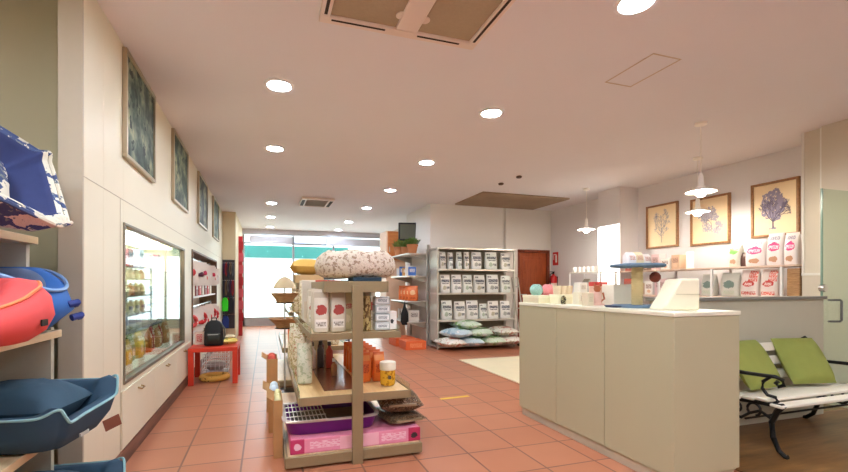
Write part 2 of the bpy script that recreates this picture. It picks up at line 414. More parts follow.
# brown board, access hatch, small sensors
m = MB().box(3.55, 5.34, 6.62, 7.78, -.03 + CZ, CZ)
o = struct('trim_5', m, M('mottled_ceiling_board', (150, 128, 104), .75, var=.3, scale=2.5), bevel=.004)
hm = MB()
for a in ((2.56, 2.568, 2.31, 2.76), (2.81, 2.818, 2.31, 2.76), (2.56, 2.818, 2.31, 2.318), (2.56, 2.818, 2.752, 2.76)): hm.box(*a, CZ - .003, CZ)
tag(hm.build('access_hatch', M('hatch_edge', (208, 188, 164), .7)), 'flush square access hatch outlined in the ceiling over the counter', 'hatch')
for (x, y, lb) in ((3.556, 5.526, 'nearer of two small dark ceiling sensors before the brown board'), (3.529, 5.992, 'farther of two small dark ceiling sensors before the brown board'), (3.4, 10.6, 'tiny dark smoke detector on the ceiling beyond the television')):
    solo(MB().lathe([(.03, 0), (.045, -.01), (.035, -.03), (.0, -.034)], 20), 'ceiling_sensor', M('sensor_brown', (92, 70, 58), .6), (x, y, CZ), lb, 'sensor')

# pendant lamps
shade_m = M('enamel_white', (244, 240, 232), .3, var=.01); bulb_m = M_emit('bulb_glow', (255, 246, 230), 170)
def pendant(x, y, label):
    t = thing('pendant_lamp', label, 'pendant lamp', (x, y, CZ), group='white pendant lamps over the side counter')
    part(MB().lathe([(.0, 0), (.055, 0), (.055, -.02), (.04, -.028), (.0, -.03)], 24), 'canopy', shade_m, t)
    part(MB().tube([(0, 0, -.02), (0, 0, -.55)], .004, 8), 'cord', shade_m, t)
    part(MB().lathe([(.012, -.5), (.022, -.53), (.028, -.62), (.04, -.645), (.1, -.668), (.132, -.682), (.134, -.688), (.1, -.678), (.04, -.656), (.02, -.64)], 36), 'shade', shade_m, t)
    b = MB().lathe([(.0, -.655), (.03, -.66), (.04, -.68), (.042, -.705), (.03, -.728), (.0, -.738)], 24)
    part(b, 'bulb', bulb_m, t)
    return t
p0 = pendant(4.11, 3.16, 'nearest white disc pendant lamp hanging over the side counter')
dup(p0, (5.2, 4.04, CZ), 0, 'middle white pendant lamp hanging before the second framed tree print')
dup(p0, (5.09, 5.9, CZ), 0, 'farthest white pendant lamp hanging left of the bright pier panel')

# white panel on the pier, emission added for its overexposed glow
o = MB().box(-.006, 0, -.238, .238, 0, 1.25).build('glow_panel', M_emit('added_glow_white', (255, 252, 246), 1.3)); o.location = (5.5, 5.845, .95)
tag(o, 'bright white panel with added glow on the side of the grey pier', 'panel')

# ------------------------------------------------------------------ framed prints
def tree_draw(seed, kind, w, h):
    """branching tree drawn flat in the y-z plane (x = 0), about w by h"""
    rnd = random.Random(seed); m = MB(); lim = [0]
    def put(vs, mi):
        lim[0] += 1; m.add([(-lim[0] * 2.5e-6, v[1], v[2]) for v in vs], [tuple(range(len(vs)))], mi)
    def seg(p, q, a, b):
        d = Vector((q[0] - p[0], q[1] - p[1])); 
        if d.length < 1e-5: return
        nrm = Vector((-d[1], d[0])).normalized()
        put([(0, p[0] + nrm[0] * a, p[1] + nrm[1] * a), (0, q[0] + nrm[0] * b, q[1] + nrm[1] * b), (0, q[0] - nrm[0] * b, q[1] - nrm[1] * b), (0, p[0] - nrm[0] * a, p[1] - nrm[1] * a)], 0)
    def grow(p, ang, L, wd, dep):
        q = (p[0] + L * math.cos(ang), p[1] + L * math.sin(ang)); seg(p, q, wd, wd * .72)
        if dep == 0:
            for _ in range(leafn):
                x, y = q[0] + rnd.gauss(0, .012), q[1] + rnd.gauss(0, .012); r = rnd.uniform(.004, .009)
                put([(0, x + r * math.cos(2 * PI * i / 5), y + r * math.sin(2 * PI * i / 5)) for i in range(5)], 1)
            return
        for i in range(nb if dep > 1 else nb + 1):
            grow(q, ang + rnd.uniform(-spread, spread) + bias * (PI / 2 - ang), L * rnd.uniform(.62, .88), wd * .66, dep - 1)
    def cloud(cy, cz, ry, rz, n, r0):
        for _ in range(n):
            a = rnd.uniform(0, 2 * PI); q = math.sqrt(rnd.random()) * (1 + .1 * math.sin(5 * a + seed) + .05 * math.sin(11 * a))
            x, y = cy + ry * q * math.cos(a), cz + rz * q * math.sin(a); r = r0 * rnd.uniform(.5, 1.2)
            put([(0, x + r * math.cos(2 * PI * i / 6), y + r * math.sin(2 * PI * i / 6)) for i in range(6)], 1)
    if kind == 'round':
        leafn, nb, spread, bias = 0, 3, .62, .0
        cloud(0, .02, .155, .175, 900, .011)
        for ang in (PI / 2, 1.1, 2.05, .75, 2.4): grow((0, -.17), ang, .085, .006, 4)
        seg((.0, -.25), (0, -.16), .012, .009); cloud(0, -.245, .05, .008, 40, .006)
    elif kind == 'tall':
        leafn, nb, spread, bias = 2, 2, .5, .1
        pts = [(rnd.uniform(-.008, .008), -.24 + i * .055) for i in range(9)]
        cloud(0, .02, .11, .19, 150, .008)
        for i in range(8):
            seg(pts[i], pts[i + 1], .007 - i * .0007, .0065 - i * .0007)
            if i > 1:
                for sd in (0, PI): grow(pts[i], PI / 2 + (.9 if sd else -.9) + rnd.uniform(-.3, .3), .05 + .012 * (4 - abs(i - 4)), .003, 3)
    else:
        leafn, nb, spread, bias = 2, 3, .8, -.05
        for q in ((.0, .1, .09, .05), (.08, .03, .08, .05), (-.07, .02, .06, .04), (-.1, -.13, .07, .04), (.05, -.09, .09, .05)): cloud(*q, 130, .009)
        for (x, y, a, L) in ((-.02, -.14, 1.65, .075), (.03, -.12, 1.2, .07), (-.09, -.15, 2.0, .04)): grow((x, y), a, L, .005, 4)
    ys = [v[1] for v in m.v]; zs = [v[2] for v in m.v]
    sx = w / (max(ys) - min(ys)); sz = h / (max(zs) - min(zs)); my = (max(ys) + min(ys)) / 2; mz = (max(zs) + min(zs)) / 2
    m.v = [Vector((v[0], (v[1] - my) * sx, (v[2] - mz) * sz)) for v in m.v]
    return m
paper = M('print_paper', (242, 218, 178), .7, var=.03, scale=5)
ink = M('ink_violet', (104, 94, 112), .8, var=.25, scale=30)
inkl = M('ink_grey', (134, 126, 134), .8, var=.25, scale=30)
oakf = M_wood('picture_oak', (140, 96, 58), (170, 122, 78), .4, (2, 12, 12), 3)
for (ya, yb, z0, z1, kind, im, w, h, lb) in ((4.86, 5.42, 1.78, 2.46, 'tall', inkl, .3, .52, 'wood framed print of a thin upright tree, leftmost of the three tree prints'),
        (4.1, 4.66, 1.76, 2.43, 'wide', inkl, .38, .4, 'wood framed print of a low spreading tree, middle of the three tree prints'),
        (3.32, 3.84, 1.79, 2.46, 'round', ink, .36, .5, 'wood framed print of a round violet tree, nearest of the three tree prints')):
    t = thing('framed_print', lb, 'picture', (5.88, (ya + yb) / 2, (z0 + z1) / 2), group='framed tree prints on the right wall')
    a, b = (yb - ya) / 2, (z1 - z0) / 2; fr = MB()
    for q in ((-a, a, b - .028, b), (-a, a, -b, -b + .028), (-a, -a + .028, -b + .028, b - .028), (a - .028, a, -b + .028, b - .028)): fr.box(-.035, 0, *q)
    part(fr, 'picture_frame', oakf, t, bevel=.003)
    pp = part(MB().box(-.018, -.004, -a + .028, a - .028, -b + .028, b - .028), 'paper', paper, t)
    d = part(tree_draw(11, kind, w, h), 'tree_drawing', [im, M(im.name + '_wash', (150, 140, 158) if kind == 'round' else (172, 164, 172), .8)], pp, smooth=0); d.location = (-.0195, 0, .0)
# left wall: four dark pictures in metal frames
champ = M('champagne_metal', (186, 172, 146), .35, .7)
k = NT('dark_green_artwork'); c = k.coord(); oi = k.n('ShaderNodeObjectInfo'); v = k.n('ShaderNodeVectorMath', operation='ADD'); k.l(c, v.inputs[0]); k.l(oi.outputs['Location'], v.inputs[1])
f1 = k.noise(v.outputs[0], 4.5, 3, .6); f2 = k.noise(v.outputs[0], 11, 3, .6)
r = k.n('ShaderNodeValToRGB'); k.l(f1, r.inputs[0]); e = r.color_ramp.elements
e[0].position = .3; e[0].color = col((30, 40, 34)); e[1].position = .7; e[1].color = col((176, 172, 132))
for p_, q_ in ((.45, (64, 78, 66)), (.56, (112, 122, 100))): x = e.new(p_); x.color = col(q_)
k.l(k.mix(k.math('GREATER_THAN', f2, .6), r.outputs[0], col((40, 50, 44))), k.b.inputs['Base Color']); k.b.inputs['Roughness'].default_value = .5; k.b.inputs['Specular IOR Level'].default_value = .15
art = k.m
pl = ['nearest and largest looking of four dark green pictures along the left wall', 'second of four dark green pictures along the left wall', 'third of four dark green pictures along the left wall', 'farthest of four dark green pictures along the left wall']
for i, (ya, yb) in enumerate(((3.295, 4.09), (4.85, 5.7), (6.56, 7.5), (8.3, 9.25))):
    t = thing('framed_picture', pl[i], 'picture', (-.91, (ya + yb) / 2, 2.42), group='dark pictures on the left wall')
    a, b = (yb - ya) / 2, .365; fr = MB()
    for q in ((-a, a, b - .026, b), (-a, a, -b, -b + .026), (-a, -a + .026, -b + .026, b - .026), (a - .026, a, -b + .026, b - .026)): fr.box(0, .03, *q)
    part(fr, 'picture_frame', champ, t, bevel=.003)
    part(MB().box(.002, .016, -a + .026, a - .026, -b + .026, b - .026), 'artwork', art, t)

# ------------------------------------------------------------------ left wall: display window
t = thing('display_case', 'built-in glass display case in the cream left wall', 'display case', (-.91, 4.445, .53))
y0, y1, z0, z1 = 3.32, 5.57, .53, 1.62
fr = MB()
for q in ((y0, y1, z1 - .02, z1), (y0, y1, z0, z0 + .025), (y0, y0 + .018, z0 + .025, z1 - .02), (y1 - .03, y1, z0 + .025, z1 - .02)): fr.box(-.96, -.9, *q)
fr.build('case_frame', M('case_metal', (128, 118, 100), .4, .5), t, bevel=.003)
MB().box(-.93, -.924, y0 + .03, y1 - .03, z0 + .025, z1 - .02).build('glass_pane', M_glass('case_glass', (244, 248, 246), 0), t)
for z in (.83, 1.08, 1.33):
    MB().box(-1.39, -.97, y0 + .004, y1 - .004, z, z + .008).build('shelf', greenglass, t)
for y in (3.9, 4.45, 5.0): MB().box(-1.405, -1.385, y - .012, y + .012, z0 + .03, z1 - .02).build('shelf_rail', steel, t)
MB().box(-1.405, -.965, y0 + .002, y1 - .002, z0, z0 + .028).build('case_floor', white, t)
lg = MB().box(-1.3, -1.02, y0 + .1, y1 - .1, z1 - .022, z1 - .008); lg.build('light_strip', M_emit('case_strip', (255, 246, 230), 4), t)
rnd = random.Random(3)
def box_item(name, w, d, h, mat, loc, label, cat, group=None, rz=0, bevel=.004):
    return solo(MB().box(-w / 2, w / 2, -d / 2, d / 2, 0, h), name, mat, loc, label, cat, group, rz, bevel=bevel, smooth=0)
packc = [((214, 120, 44), 'orange'), ((224, 190, 70), 'yellow'), ((190, 54, 40), 'red'), ((122, 142, 74), 'green'), ((206, 150, 90), 'tan')]
for i in range(12):
    c, cn = packc[(i * 2 + i // 5) % 5]
    pm = M_pack('pouch_' + cn, c, ((.12, .88, .62, .8, (245, 238, 220), 'lines'), (.25, .75, .15, .5, (246, 226, 190), 'blob')), .4, seed=i % 3)
    solo(bag_mb(.13, .07, .2 + .02 * (i % 3), rnd=rnd), 'treat_pouch', pm, (-1.1 + .02 * (i % 2), 3.46 + i * .177, .5585), '%s treat pouch, %s from the near end of the display case floor' % (cn, ORD[i]), 'pouch', 'treat pouches on the display case floor', PI / 2 + rnd.uniform(-.2, .2))
bot = MB().lathe([(.0, 0), (.033, 0), (.035, .01), (.035, .11), (.015, .135), (.013, .15)], 20)
cap = MB().lathe([(.0, .148), (.016, .148), (.016, .175), (.0, .176)], 16); lab = MB().lathe([(.0355, .025), (.0362, .026), (.0362, .1), (.0355, .101)], 20)
pb = None
for i in range(10):
    lb = 'pale grooming bottle, %s from the near end of the lowest glass shelf' % ORD[i]
    loc = (-1.12, 3.5 + i * .2, .8385)
    if pb is None:
        pb = thing('grooming_bottle', lb, 'bottle', loc, group='grooming bottles in the display case')
        part(bot, 'bottle_body', M('pale_bottle', (216, 222, 226), .25), pb); part(cap, 'cap', M('bottle_cap', (120, 134, 168), .4), pb); part(lab, 'label_band', M('bottle_label', (168, 178, 206), .5, var=.3, scale=60), pb)
    else: dup(pb, loc, 0, lb)
for i in range(7):
    c, cn = [((176, 160, 110), 'khaki'), ((90, 112, 96), 'green'), ((206, 196, 168), 'cream'), ((150, 118, 84), 'brown')][i % 4]
    o = solo(pillow_mb(.24, .2, .11, 10), 'folded_blanket', M('fleece_' + cn, c, .95, var=.2, scale=60, bump=.4), (-1.18, 3.56 + i * .29, 1.0885), '%s folded pet blanket, %s from the near end of the middle glass shelf' % (cn, ORD[i]), 'blanket', 'folded blankets in the display case', PI / 2)
for i in range(6):
    c, cn = [((196, 206, 232), 'pale blue'), ((230, 226, 216), 'white'), ((168, 84, 96), 'maroon')][i % 3]
    box_item('toy_box', .14, .1, .17 + .02 * (i % 2), M_pack('toybox_' + cn.replace(' ', '_'), c, ((.15, .85, .6, .8, (70, 80, 120), 'lines'), (.2, .8, .1, .5, (230, 200, 150), 'blob')), .4), (-1.15, 3.55 + i * .34, 1.3385), '%s toy box, %s from the near end of the top glass shelf' % (cn, ORD[i]), 'box', 'toy boxes in the display case', PI / 2)

# cupboard doors below the case
t = thing('wall_cupboard', 'row of cream cupboard doors under the glass display case', 'cupboard', (-.91, 4.6, .11))
for (a, b, hy) in ((3.262, 4.115, 3.66), (4.121, 5.035, 4.58), (5.041, 5.96, 5.5)):
    d = MB().box(-.909, -.897, a, b, .115, .495).build('cupboard_door', cream, t, bevel=.002)
    m = MB().tube([(-.897, hy - .04, .445), (-.885, hy - .04, .44), (-.872, hy - .035, .435), (-.872, hy + .035, .435), (-.885, hy + .04, .44), (-.897, hy + .04, .445)], .006, 8)
    m.build('handle', M('brass_pull', (150, 120, 72), .35, .9), d)

# ------------------------------------------------------------------ left wall: toy recess
t = thing('toy_recess_shelving', 'brown edged recess with shelves of red toys in the left wall', 'shelving', (-.91, 7.5, .22))
brown = M_wood('recess_brown', (92, 66, 44), (124, 92, 62), .5, (8, 8, 1), 3)
m = MB().box(-1.4, -.895, 6.1, 6.13, .22, 1.66).box(-1.4, -.895, 8.92, 8.95, .22, 1.66).box(-1.4, -.895, 6.13, 8.92, 1.635, 1.66); m.build('jamb', brown, t, bevel=.003)
for z in (.22, .55, 1.02): MB().box(-1.4, -.92, 6.13, 8.92, z, z + .02).build('shelf', white, t, bevel=.002)
MB().box(-1.22, -1.2, 6.13, 8.92, .24, 1.635).build('pegboard', M('peg_white', (238, 232, 222), .6), t)
for z in (.9, 1.56): MB().box(-.985, -.97, 6.13, 8.92, z - .008, z + .008).build('peg_rail', chrome, t)
# hanging toy packs: each a card with a shaped toy
def toy_pack(loc, label, rgb, rnd, w=.16, h=.24):
    t = thing('toy_pack', label, 'toy', loc, -.85, group='hanging toy packs in the recess')
    c = MB().box(0, .004, -w / 2, w / 2, -h, 0); part(c, 'backing_card', M('card_white', (236, 226, 214), .6), t)
    kind = rnd.randrange(3); toy = MB()
    if kind == 0:
        toy.tube([(.03, w * .3 * math.cos(a), -h * .55 + w * .3 * math.sin(a)) for a in [2 * PI * i / 16 for i in range(16)]], .025, 8, closed=True)
    elif kind == 1:
        toy.tube([(.03, -w * .34, -h * .55), (.03, -w * .1, -h * .52), (.03, w * .1, -h * .58), (.03, w * .34, -h * .55)], [.035, .02, .02, .035], 10)
    else:
        toy.T = Matrix.Translation((.032, 0, -h * .58)); toy.lathe([(.0, -.05), (.03, -.042), (.048, -.015), (.048, .015), (.03, .042), (.0, .05)], 16)
    part(toy, 'toy_shape', M('toy_%d_%d_%d' % rgb, rgb, .45), t)
    part(MB().tube([(0, 0, 0), (0, .012, .02), (0, 0, .034), (0, -.012, .02), (0, 0, 0)], .003, 6), 'hang_loop', white, t)
    return t
rnd = random.Random(5); cn_ = [((206, 40, 40), 'red'), ((226, 84, 78), 'coral'), ((236, 232, 224), 'white'), ((90, 40, 60), 'plum'), ((210, 60, 90), 'pink')]
for j, (zz, n, rowname) in enumerate(((1.53, 14, 'upper peg rail'), (.87, 12, 'lower peg rail'))):
    for i in range(n):
        c, nme = cn_[(i * 3 + j + (i // 4)) % 5] if j == 0 else cn_[(i + 1) % 2]
        toy_pack((-.955 + .04 * (i % 2), 6.32 + i * 2.5 / n, zz - .03 * (i % 3)), '%s toy on a card, %s from the near end of the %s' % (nme, ORD[i], rowname), c, rnd, .22, .28)
for i in range(8):
    c, nme = [((202, 52, 48), 'red'), ((228, 214, 192), 'cream'), ((150, 60, 50), 'dark red')][i % 3]
    box_item('toy_carton', .2, .16, .17 + .03 * (i % 2), M_pack('carton_' + nme.replace(' ', '_'), c, ((.15, .85, .55, .85, (240, 232, 220), 'lines'),), .5), (-1.05, 6.35 + i * .33, 1.0405), '%s toy carton, %s from the near end of the recess middle shelf' % (nme, ORD[i]), 'box', 'toy cartons in the recess', PI / 2)
for i in range(8):
    c, nme = [((208, 178, 128), 'tan'), ((120, 110, 80), 'olive'), ((222, 206, 180), 'cream')][i % 3]
    solo(pillow_mb(.24, .2, .14, 10), 'plush_toy', M('plush_' + nme, c, .95, var=.25, scale=50, bump=.5), (-1.06, 6.36 + i * .32, .5705), '%s plush pet toy, %s from the near end of the recess lower shelf' % (nme, ORD[i]), 'toy', 'plush toys in the recess', PI / 2)
# tan cap-like toy on top edge near the recess
# ------------------------------------------------------------------ rack of leads and coats beyond the recess
RY = 10.17
t = thing('lead_rack', 'dark pegboard rack of leads on the far end of the left wall', 'rack', (-.8, RY, 0))
xa, xb = -.9, -.655
MB().box(xa, xb, RY - .03, RY, .25, 1.75).build('pegboard', M('pegboard_dark', (70, 62, 60), .7, var=.2, scale=90), t)
for z in (1.68, 1.3, .92, .56): MB().tube([(xa, RY - .1, z), (xb, RY - .1, z)], .006).tube([(xa + .02, RY - .03, z), (xa + .02, RY - .1, z)], .005).tube([(xb - .02, RY - .03, z), (xb - .02, RY - .1, z)], .005).build('hanging_rail', chrome, t)
lc = [((60, 36, 70), 'purple'), ((150, 30, 34), 'red'), ((40, 44, 60), 'navy'), ((120, 96, 70), 'brown'), ((90, 90, 92), 'grey')]
for j, z in enumerate((1.68, 1.3, .92)):
    for i in range(5):
        c, nme = lc[(i + j * 2) % 5]; x = xa + .035 + i * .044
        L = .26 + .04 * ((i + j) % 3); m = MB().tube([(0, 0, .004)] + [(.018 * math.sin(PI * q / 10) * (1 if q <= 10 else 1), -.012, -L * q / 10) for q in range(1, 11)] + [(-.018 * math.sin(PI * q / 10), -.02, -L * q / 10) for q in range(9, 0, -1)] + [(0, -.006, .004)], .009, 6)
        solo(m, 'dog_lead', M('webbing_' + nme, c, .8), (x, RY - .105, z + .006), '%s dog lead, %s from the left on the %s rail of the pegboard' % (nme, ORD[i], ('top', 'second', 'third')[j]), 'lead', 'leads on the pegboard rack')
def coat(loc, label, rgb, nme, w=.2, h=.3):
    t = thing('dog_coat', label, 'dog coat', loc)
    m = MB().prism([(-w * .28, 0), (w * .28, 0), (w * .5, -h * .3), (w * .46, -h), (-w * .46, -h), (-w * .5, -h * .3)], 'y', -.035, .0)
    part(m, 'coat_body', M('coat_' + nme, rgb, .8), t, bevel=.012)
    part(MB().tube([(-w * .26, -.02, -.005), (-w * .1, -.04, .03), (w * .1, -.04, .03), (w * .26, -.02, -.005)], .014, 8), 'collar', M('coat_trim', (40, 50, 60), .8), t)
coat((-.84, RY - .12, .93), 'bright green dog coat hanging on the pegboard rack', (60, 220, 40), 'green', .13, .3)
coat((-.72, RY - .12, .93), 'black dog coat hanging right of the green one', (36, 34, 40), 'black', .12, .34)
coat((-.83, RY - .12, .53), 'dark blue dog coat hanging below the green one', (36, 54, 120), 'blue', .14, .26)
# red banner post beside the window
t = thing('display_post', 'tall red display post with hanging tags near the shop window', 'display post', (-.56, 10.9, 0))
MB().box(-.62, -.53, 10.86, 10.94, .0, 2.35).build('post', M('red_post', (190, 40, 44), .5), t, bevel=.005)
for i in range(7): MB().box(-.615, -.51, 10.82, 10.855, .35 + i * .28, .35 + i * .28 + .2).build('pouch', M(['post_red', 'post_pink', 'post_white'][(i * i) % 3], [(170, 30, 36), (206, 80, 90), (236, 226, 220)][(i * i) % 3], .6), t, bevel=.006)

# ------------------------------------------------------------------ red side table and what stands on it
t = thing('side_table', 'square red side table standing by the left wall', 'table', (-.605, 5.92, 0))
part(MB().box(-.275, .275, -.29, .29, .395, .445), 'tabletop', redlac, t, bevel=.004)
for sx in (-1, 1):
    for sy in (-1, 1): part(MB().box(sx * .245 - .03, sx * .245 + .03, sy * .26 - .03, sy * .26 + .03, 0, .395), 'leg', redlac, t, bevel=.003)
t = thing('backpack', 'small black pet backpack standing on the red table', 'backpack', (-.62, 5.86, .446))
nyl = M('black_nylon', (26, 27, 28), .65, bump=.3, scale=120)
R = []
for f, w, d, yy in ((0, .2, .13, 0), (.03, .225, .15, 0), (.5, .22, .15, 0), (.8, .2, .13, .005), (.94, .15, .1, .01), (1, .07, .05, .012)): R.append([(x, y + yy, z) for x, y, z in rrect(w, d, .31 * f, .6, 24)])
part(MB().loft(R), 'bag_body', nyl, t)
pk = MB(); R = []
for f, w, d in ((0, .15, .03), (.1, .17, .05), (.9, .165, .05), (1, .14, .03)): R.append([(x, y - .085, z) for x, y, z in rrect(w, d, .03 + .13 * f, .5, 20)])
part(pk.loft(R), 'front_pocket', M('nylon_dark_green', (38, 44, 38), .6), t)
part(MB().box(-.06, .06, -.115, -.108, .14, .15), 'zip', M('grey_zip', (160, 160, 160), .4), t)
part(MB().tube([(-.03, .02, .3), (-.025, .02, .34), (.025, .02, .34), (.03, .02, .3)], .007), 'carry_loop', nyl, t)
part(MB().tube([(.07, .06, .27), (.12, .05, .2), (.125, .05, .1), (.1, .05, .03)], .012), 'shoulder_strap', M('strap_grey', (110, 112, 100), .7), t)
box_item('boxed_toy', .11, .07, .16, M_pack('boxed_red', (228, 210, 190), ((.2, .8, .2, .85, (196, 36, 40), 'lines'),), .5), (-.8, 5.99, .4462), 'cream box with red print standing behind the backpack', 'box')
t = thing('plush_pillow', 'yellow and green plush toy lying right of the backpack', 'toy', (-.44, 5.93, .446))
part(pillow_mb(.19, .17, .08, 10), 'body', M_spots('yellow_plush', (226, 206, 120), (150, 160, 80), 14, .42), t)
part(pillow_mb(.12, .12, .05, 8), 'top_layer', M('cream_plush', (236, 224, 190), .9, bump=.3), t).location = (.0, .01, .07)
# under the table
solo(MB().tube([(.15 * math.cos(2 * PI * i / 28), .15 * math.sin(2 * PI * i / 28), .035) for i in range(28)], .035, 10, closed=True), 'ring_toy', M_spots('giraffe_yellow', (232, 188, 96), (110, 70, 34), 16, .4, bump=.1), (-.62, 5.95, .001), 'yellow spotted ring lying on the floor under the red table', 'toy')
t = thing('storage_crate', 'white wire crate behind the yellow ring under the red table', 'crate', (-.66, 6.5, 0))
m = MB()
for z in (.04, .12, .2, .26): m.tube([(-.16, -.13, z), (.16, -.13, z), (.16, .13, z), (-.16, .13, z)], .005, 6, closed=True)
for i in range(7):
    for s in (-.13, .13): m.tube([(-.16 + i * .0533, s, .005), (-.16 + i * .0533, s, .26)], .004, 6)
part(m, 'wire_frame', whitem, t); part(MB().box(-.16, .16, -.13, .13, .005, .015), 'base', whitem, t)
solo(pillow_mb(.26, .2, .14, 10), 'folded_cloth', M('grey_cloth', (190, 184, 176), .9, bump=.3), (-.66, 6.5, .016), 'pale grey cloth bundle inside the white wire crate', 'cloth')

# ------------------------------------------------------------------ bed shelving in the alcove at the left
t = thing('bed_shelving', 'open shelving with pale oak boards holding pet beds at the left', 'shelving', (-1.3, 1.6, 0))
up = M('shelf_upright', (186, 180, 158), .6)
MB().box(-1.7, -1.66, .2, 2.5, 0, 2.1).build('back_panel', alcove, t)
for (z, xf, y1) in ((1.39, -1.02, 2.46), (.955, -.92, 2.44), (.5, -.9, 2.44), (.08, -.88, 2.44)):
    MB().box(-1.66, xf, .2, y1, z, z + .035).build('shelf', shelfwood, t, bevel=.003)
for y in (.2, 2.42): MB().box(-1.66, -.955, y, y + .03, 0, 1.0).box(-1.66, -1.05, y, y + .03, 1.0, 1.425).build('side_panel', up, t, bevel=.002)

def place_axes(o, centre, X, Y, Z):
    mt = Matrix((X, Y, Z)).transposed().to_4x4(); o.rotation_euler = mt.to_euler(); o.location = centre
# top: blue bed with printed outside, tipped towards the aisle
navy = M('royal_blue_cloth', (46, 56, 98), .85, var=.12, scale=14, bump=.25)
print_m = M_spots('blue_floral_print', (214, 208, 188), (70, 84, 120), 13, .47, .85, .3, dark=(120, 128, 130))
Zv = Vector((.735, -.24, .63)).normalized(); Yv = Vector((-.446, .643, .625)); Yv = (Yv - Zv * Yv.dot(Zv)).normalized(); Xv = Yv.cross(Zv)
t = thing('pet_bed', 'royal blue pet bed with floral print outside, tipped forward on the top shelf', 'pet bed', group='pet beds on the left shelving')
def hq(th): return .2 + .025 * abs(math.cos(2 * th)) ** .5 * -1 + .03 * abs(math.sin(2 * th)) ** 6
m, rim = shell_bed(.175, .175, lambda th: .2 + .03 * abs(math.sin(2 * th)) ** 8, .115, .05, p=9, n=96)
part(m, 'bed_wall', [print_m, navy], t, smooth=60)
part(MB().tube(rim, .009, 6, closed=True), 'piping', print_m, t)
part(pillow_mb(.34, .34, .13, 14, jit=.004), 'cushion', print_m, t).location = (-.03, -.02, .05)
place_axes(t, (-1.2, 2.16, 1.6), Xv, Yv, Zv)
# second shelf: coral bolster bed in front, blue bed behind
coral = M('coral_cloth', (216, 80, 78), .8, var=.06, scale=10, bump=.2); corald = M('coral_piping', (244, 132, 84), .6)
t = thing('pet_bed', 'puffy coral red pet bed at the front of the second shelf', 'pet bed', (-1.04, 1.8, .991), group='pet beds on the left shelving')
prof = [(.0, .02), (.17, .004), (.25, .012), (.3, .05), (.325, .11), (.315, .175), (.275, .225), (.225, .235), (.18, .21), (.155, .15), (.15, .08), (.1, .05), (.0, .05)]
def cz(a, z): return z * (1 - .48 * max(0, math.cos(a + 1.05)) ** 1.5 * min(1, z / .1)) 
def cr(a, r): return r * (1 - .035 * max(0, math.cos(2 * (a - .5))) ** 8 - .02 * max(0, math.cos(3 * a)) ** 12)
AN = [2 * PI * i / 80 for i in range(80)]
part(MB().loft([[(cr(a, q) * math.cos(a), cr(a, q) * math.sin(a), cz(a, z)) for a in AN] for q, z in prof]), 'bed_wall', coral, t, smooth=80)
part(MB().tube([(cr(a, .283) * math.cos(a), cr(a, .283) * math.sin(a), cz(a, .221)) for a in AN], .006, 6, closed=True), 'piping', corald, t)
part(pillow_mb(.26, .26, .1, 12), 'cushion', coral, t).location = (0, 0, .055)
part(MB().box(-.002, .003, -.02, .02, -.01, .012), 'logo_tab', black, t).location = (.322, -.03, .08)
sky = M('sky_blue_cloth', (48, 104, 176), .75, var=.1, scale=10, bump=.2); skyl = M('light_blue_piping', (132, 170, 212), .6)
t = thing('pet_bed', 'sky blue oval pet bed behind the coral one on the second shelf', 'pet bed', (-1.12, 2.24, .992), group='pet beds on the left shelving')
def hb(th): return .285 - .1 * max(0, math.cos(th + .15)) ** 2
m, rim = shell_bed(.21, .16, hb, .06, .09, p=2.4, n=80, bulge=.06)
part(m, 'bed_wall', [sky, M('grey_blue_lining', (116, 134, 166), .85)], t, smooth=80)
part(MB().tube(rim, .008, 6, closed=True), 'piping', skyl, t)
part(pillow_mb(.3, .3, .09, 12), 'cushion', M('grey_blue_lining', (116, 134, 166), .85), t).location = (0, 0, .05)
for (yy, zz) in ((.06, .12), (.1, .06)): part(MB().tube([(.285, yy - .03, zz), (.31, yy, zz + .01), (.29, yy + .04, zz)], .016, 8), 'toggle', M('toggle_blue', (40, 60, 130), .5), t)
# third shelf: dark teal bed with cushion
teal = M('dark_teal_cloth', (46, 74, 94), .75, var=.1, scale=12, bump=.25); tealp = M('teal_piping', (140, 184, 188), .6); tealc = M('teal_cushion', (54, 82, 100), .8, var=.1, scale=10, bump=.2)
def teal_bed(loc, label, rz, cushion=True):
    t = thing('pet_bed', label, 'pet bed', loc, rz, group='pet beds on the left shelving')
    def ht(th):
        x = math.cos(th); d = max(0, 1 - abs(th if th < PI else th - 2 * PI) / .62)
        return .185 + .022 * abs(math.sin(2 * th)) ** 4 - .05 * min(1, d * 2.2) - .03 * max(0, -math.sin(th)) ** .5 + .02 * max(0, math.sin(th)) ** .5
    m, rim = shell_bed(.23, .185, ht, .06, .06, p=7, n=112, bulge=.012)
    part(m, 'bed_wall', teal, t, smooth=60)
    part(MB().tube(rim, .006, 6, closed=True), 'piping', tealp, t)
    c = part(pillow_mb(.4, .31, .2, 16, jit=.006), 'cushion', tealc, t); c.location = (0, 0, .055)
    e = part(MB().tube([(.183 * math.copysign(1, math.cos(a)) * abs(math.cos(a)) ** .55, .143 * math.copysign(1, math.sin(a)) * abs(math.sin(a)) ** .55, .0) for a in [2 * PI * (i + .5) / 48 for i in range(48)]], .006, 6, closed=True), 'cushion_piping', tealp, t); e.location = (0, 0, .155)
    return t
tb = teal_bed((-.99, 2.24, .537), 'dark teal pet bed with pale piping and thick cushion on the third shelf', -.16)
tg = MB().box(-.0015, .0015, -.034, .034, -.055, 0); tg.T = Matrix()
g = part(tg, 'swing_tag', M_pack('tag_print', (120, 70, 52), ((.0, 1, .35, .95, (150, 96, 70), 'blob'), (.2, .8, .1, .28, (224, 200, 180), 'lines')), .4), tb)
g.location = (.3, .1, .055); g.rotation_euler = (.3, .15, -.75)
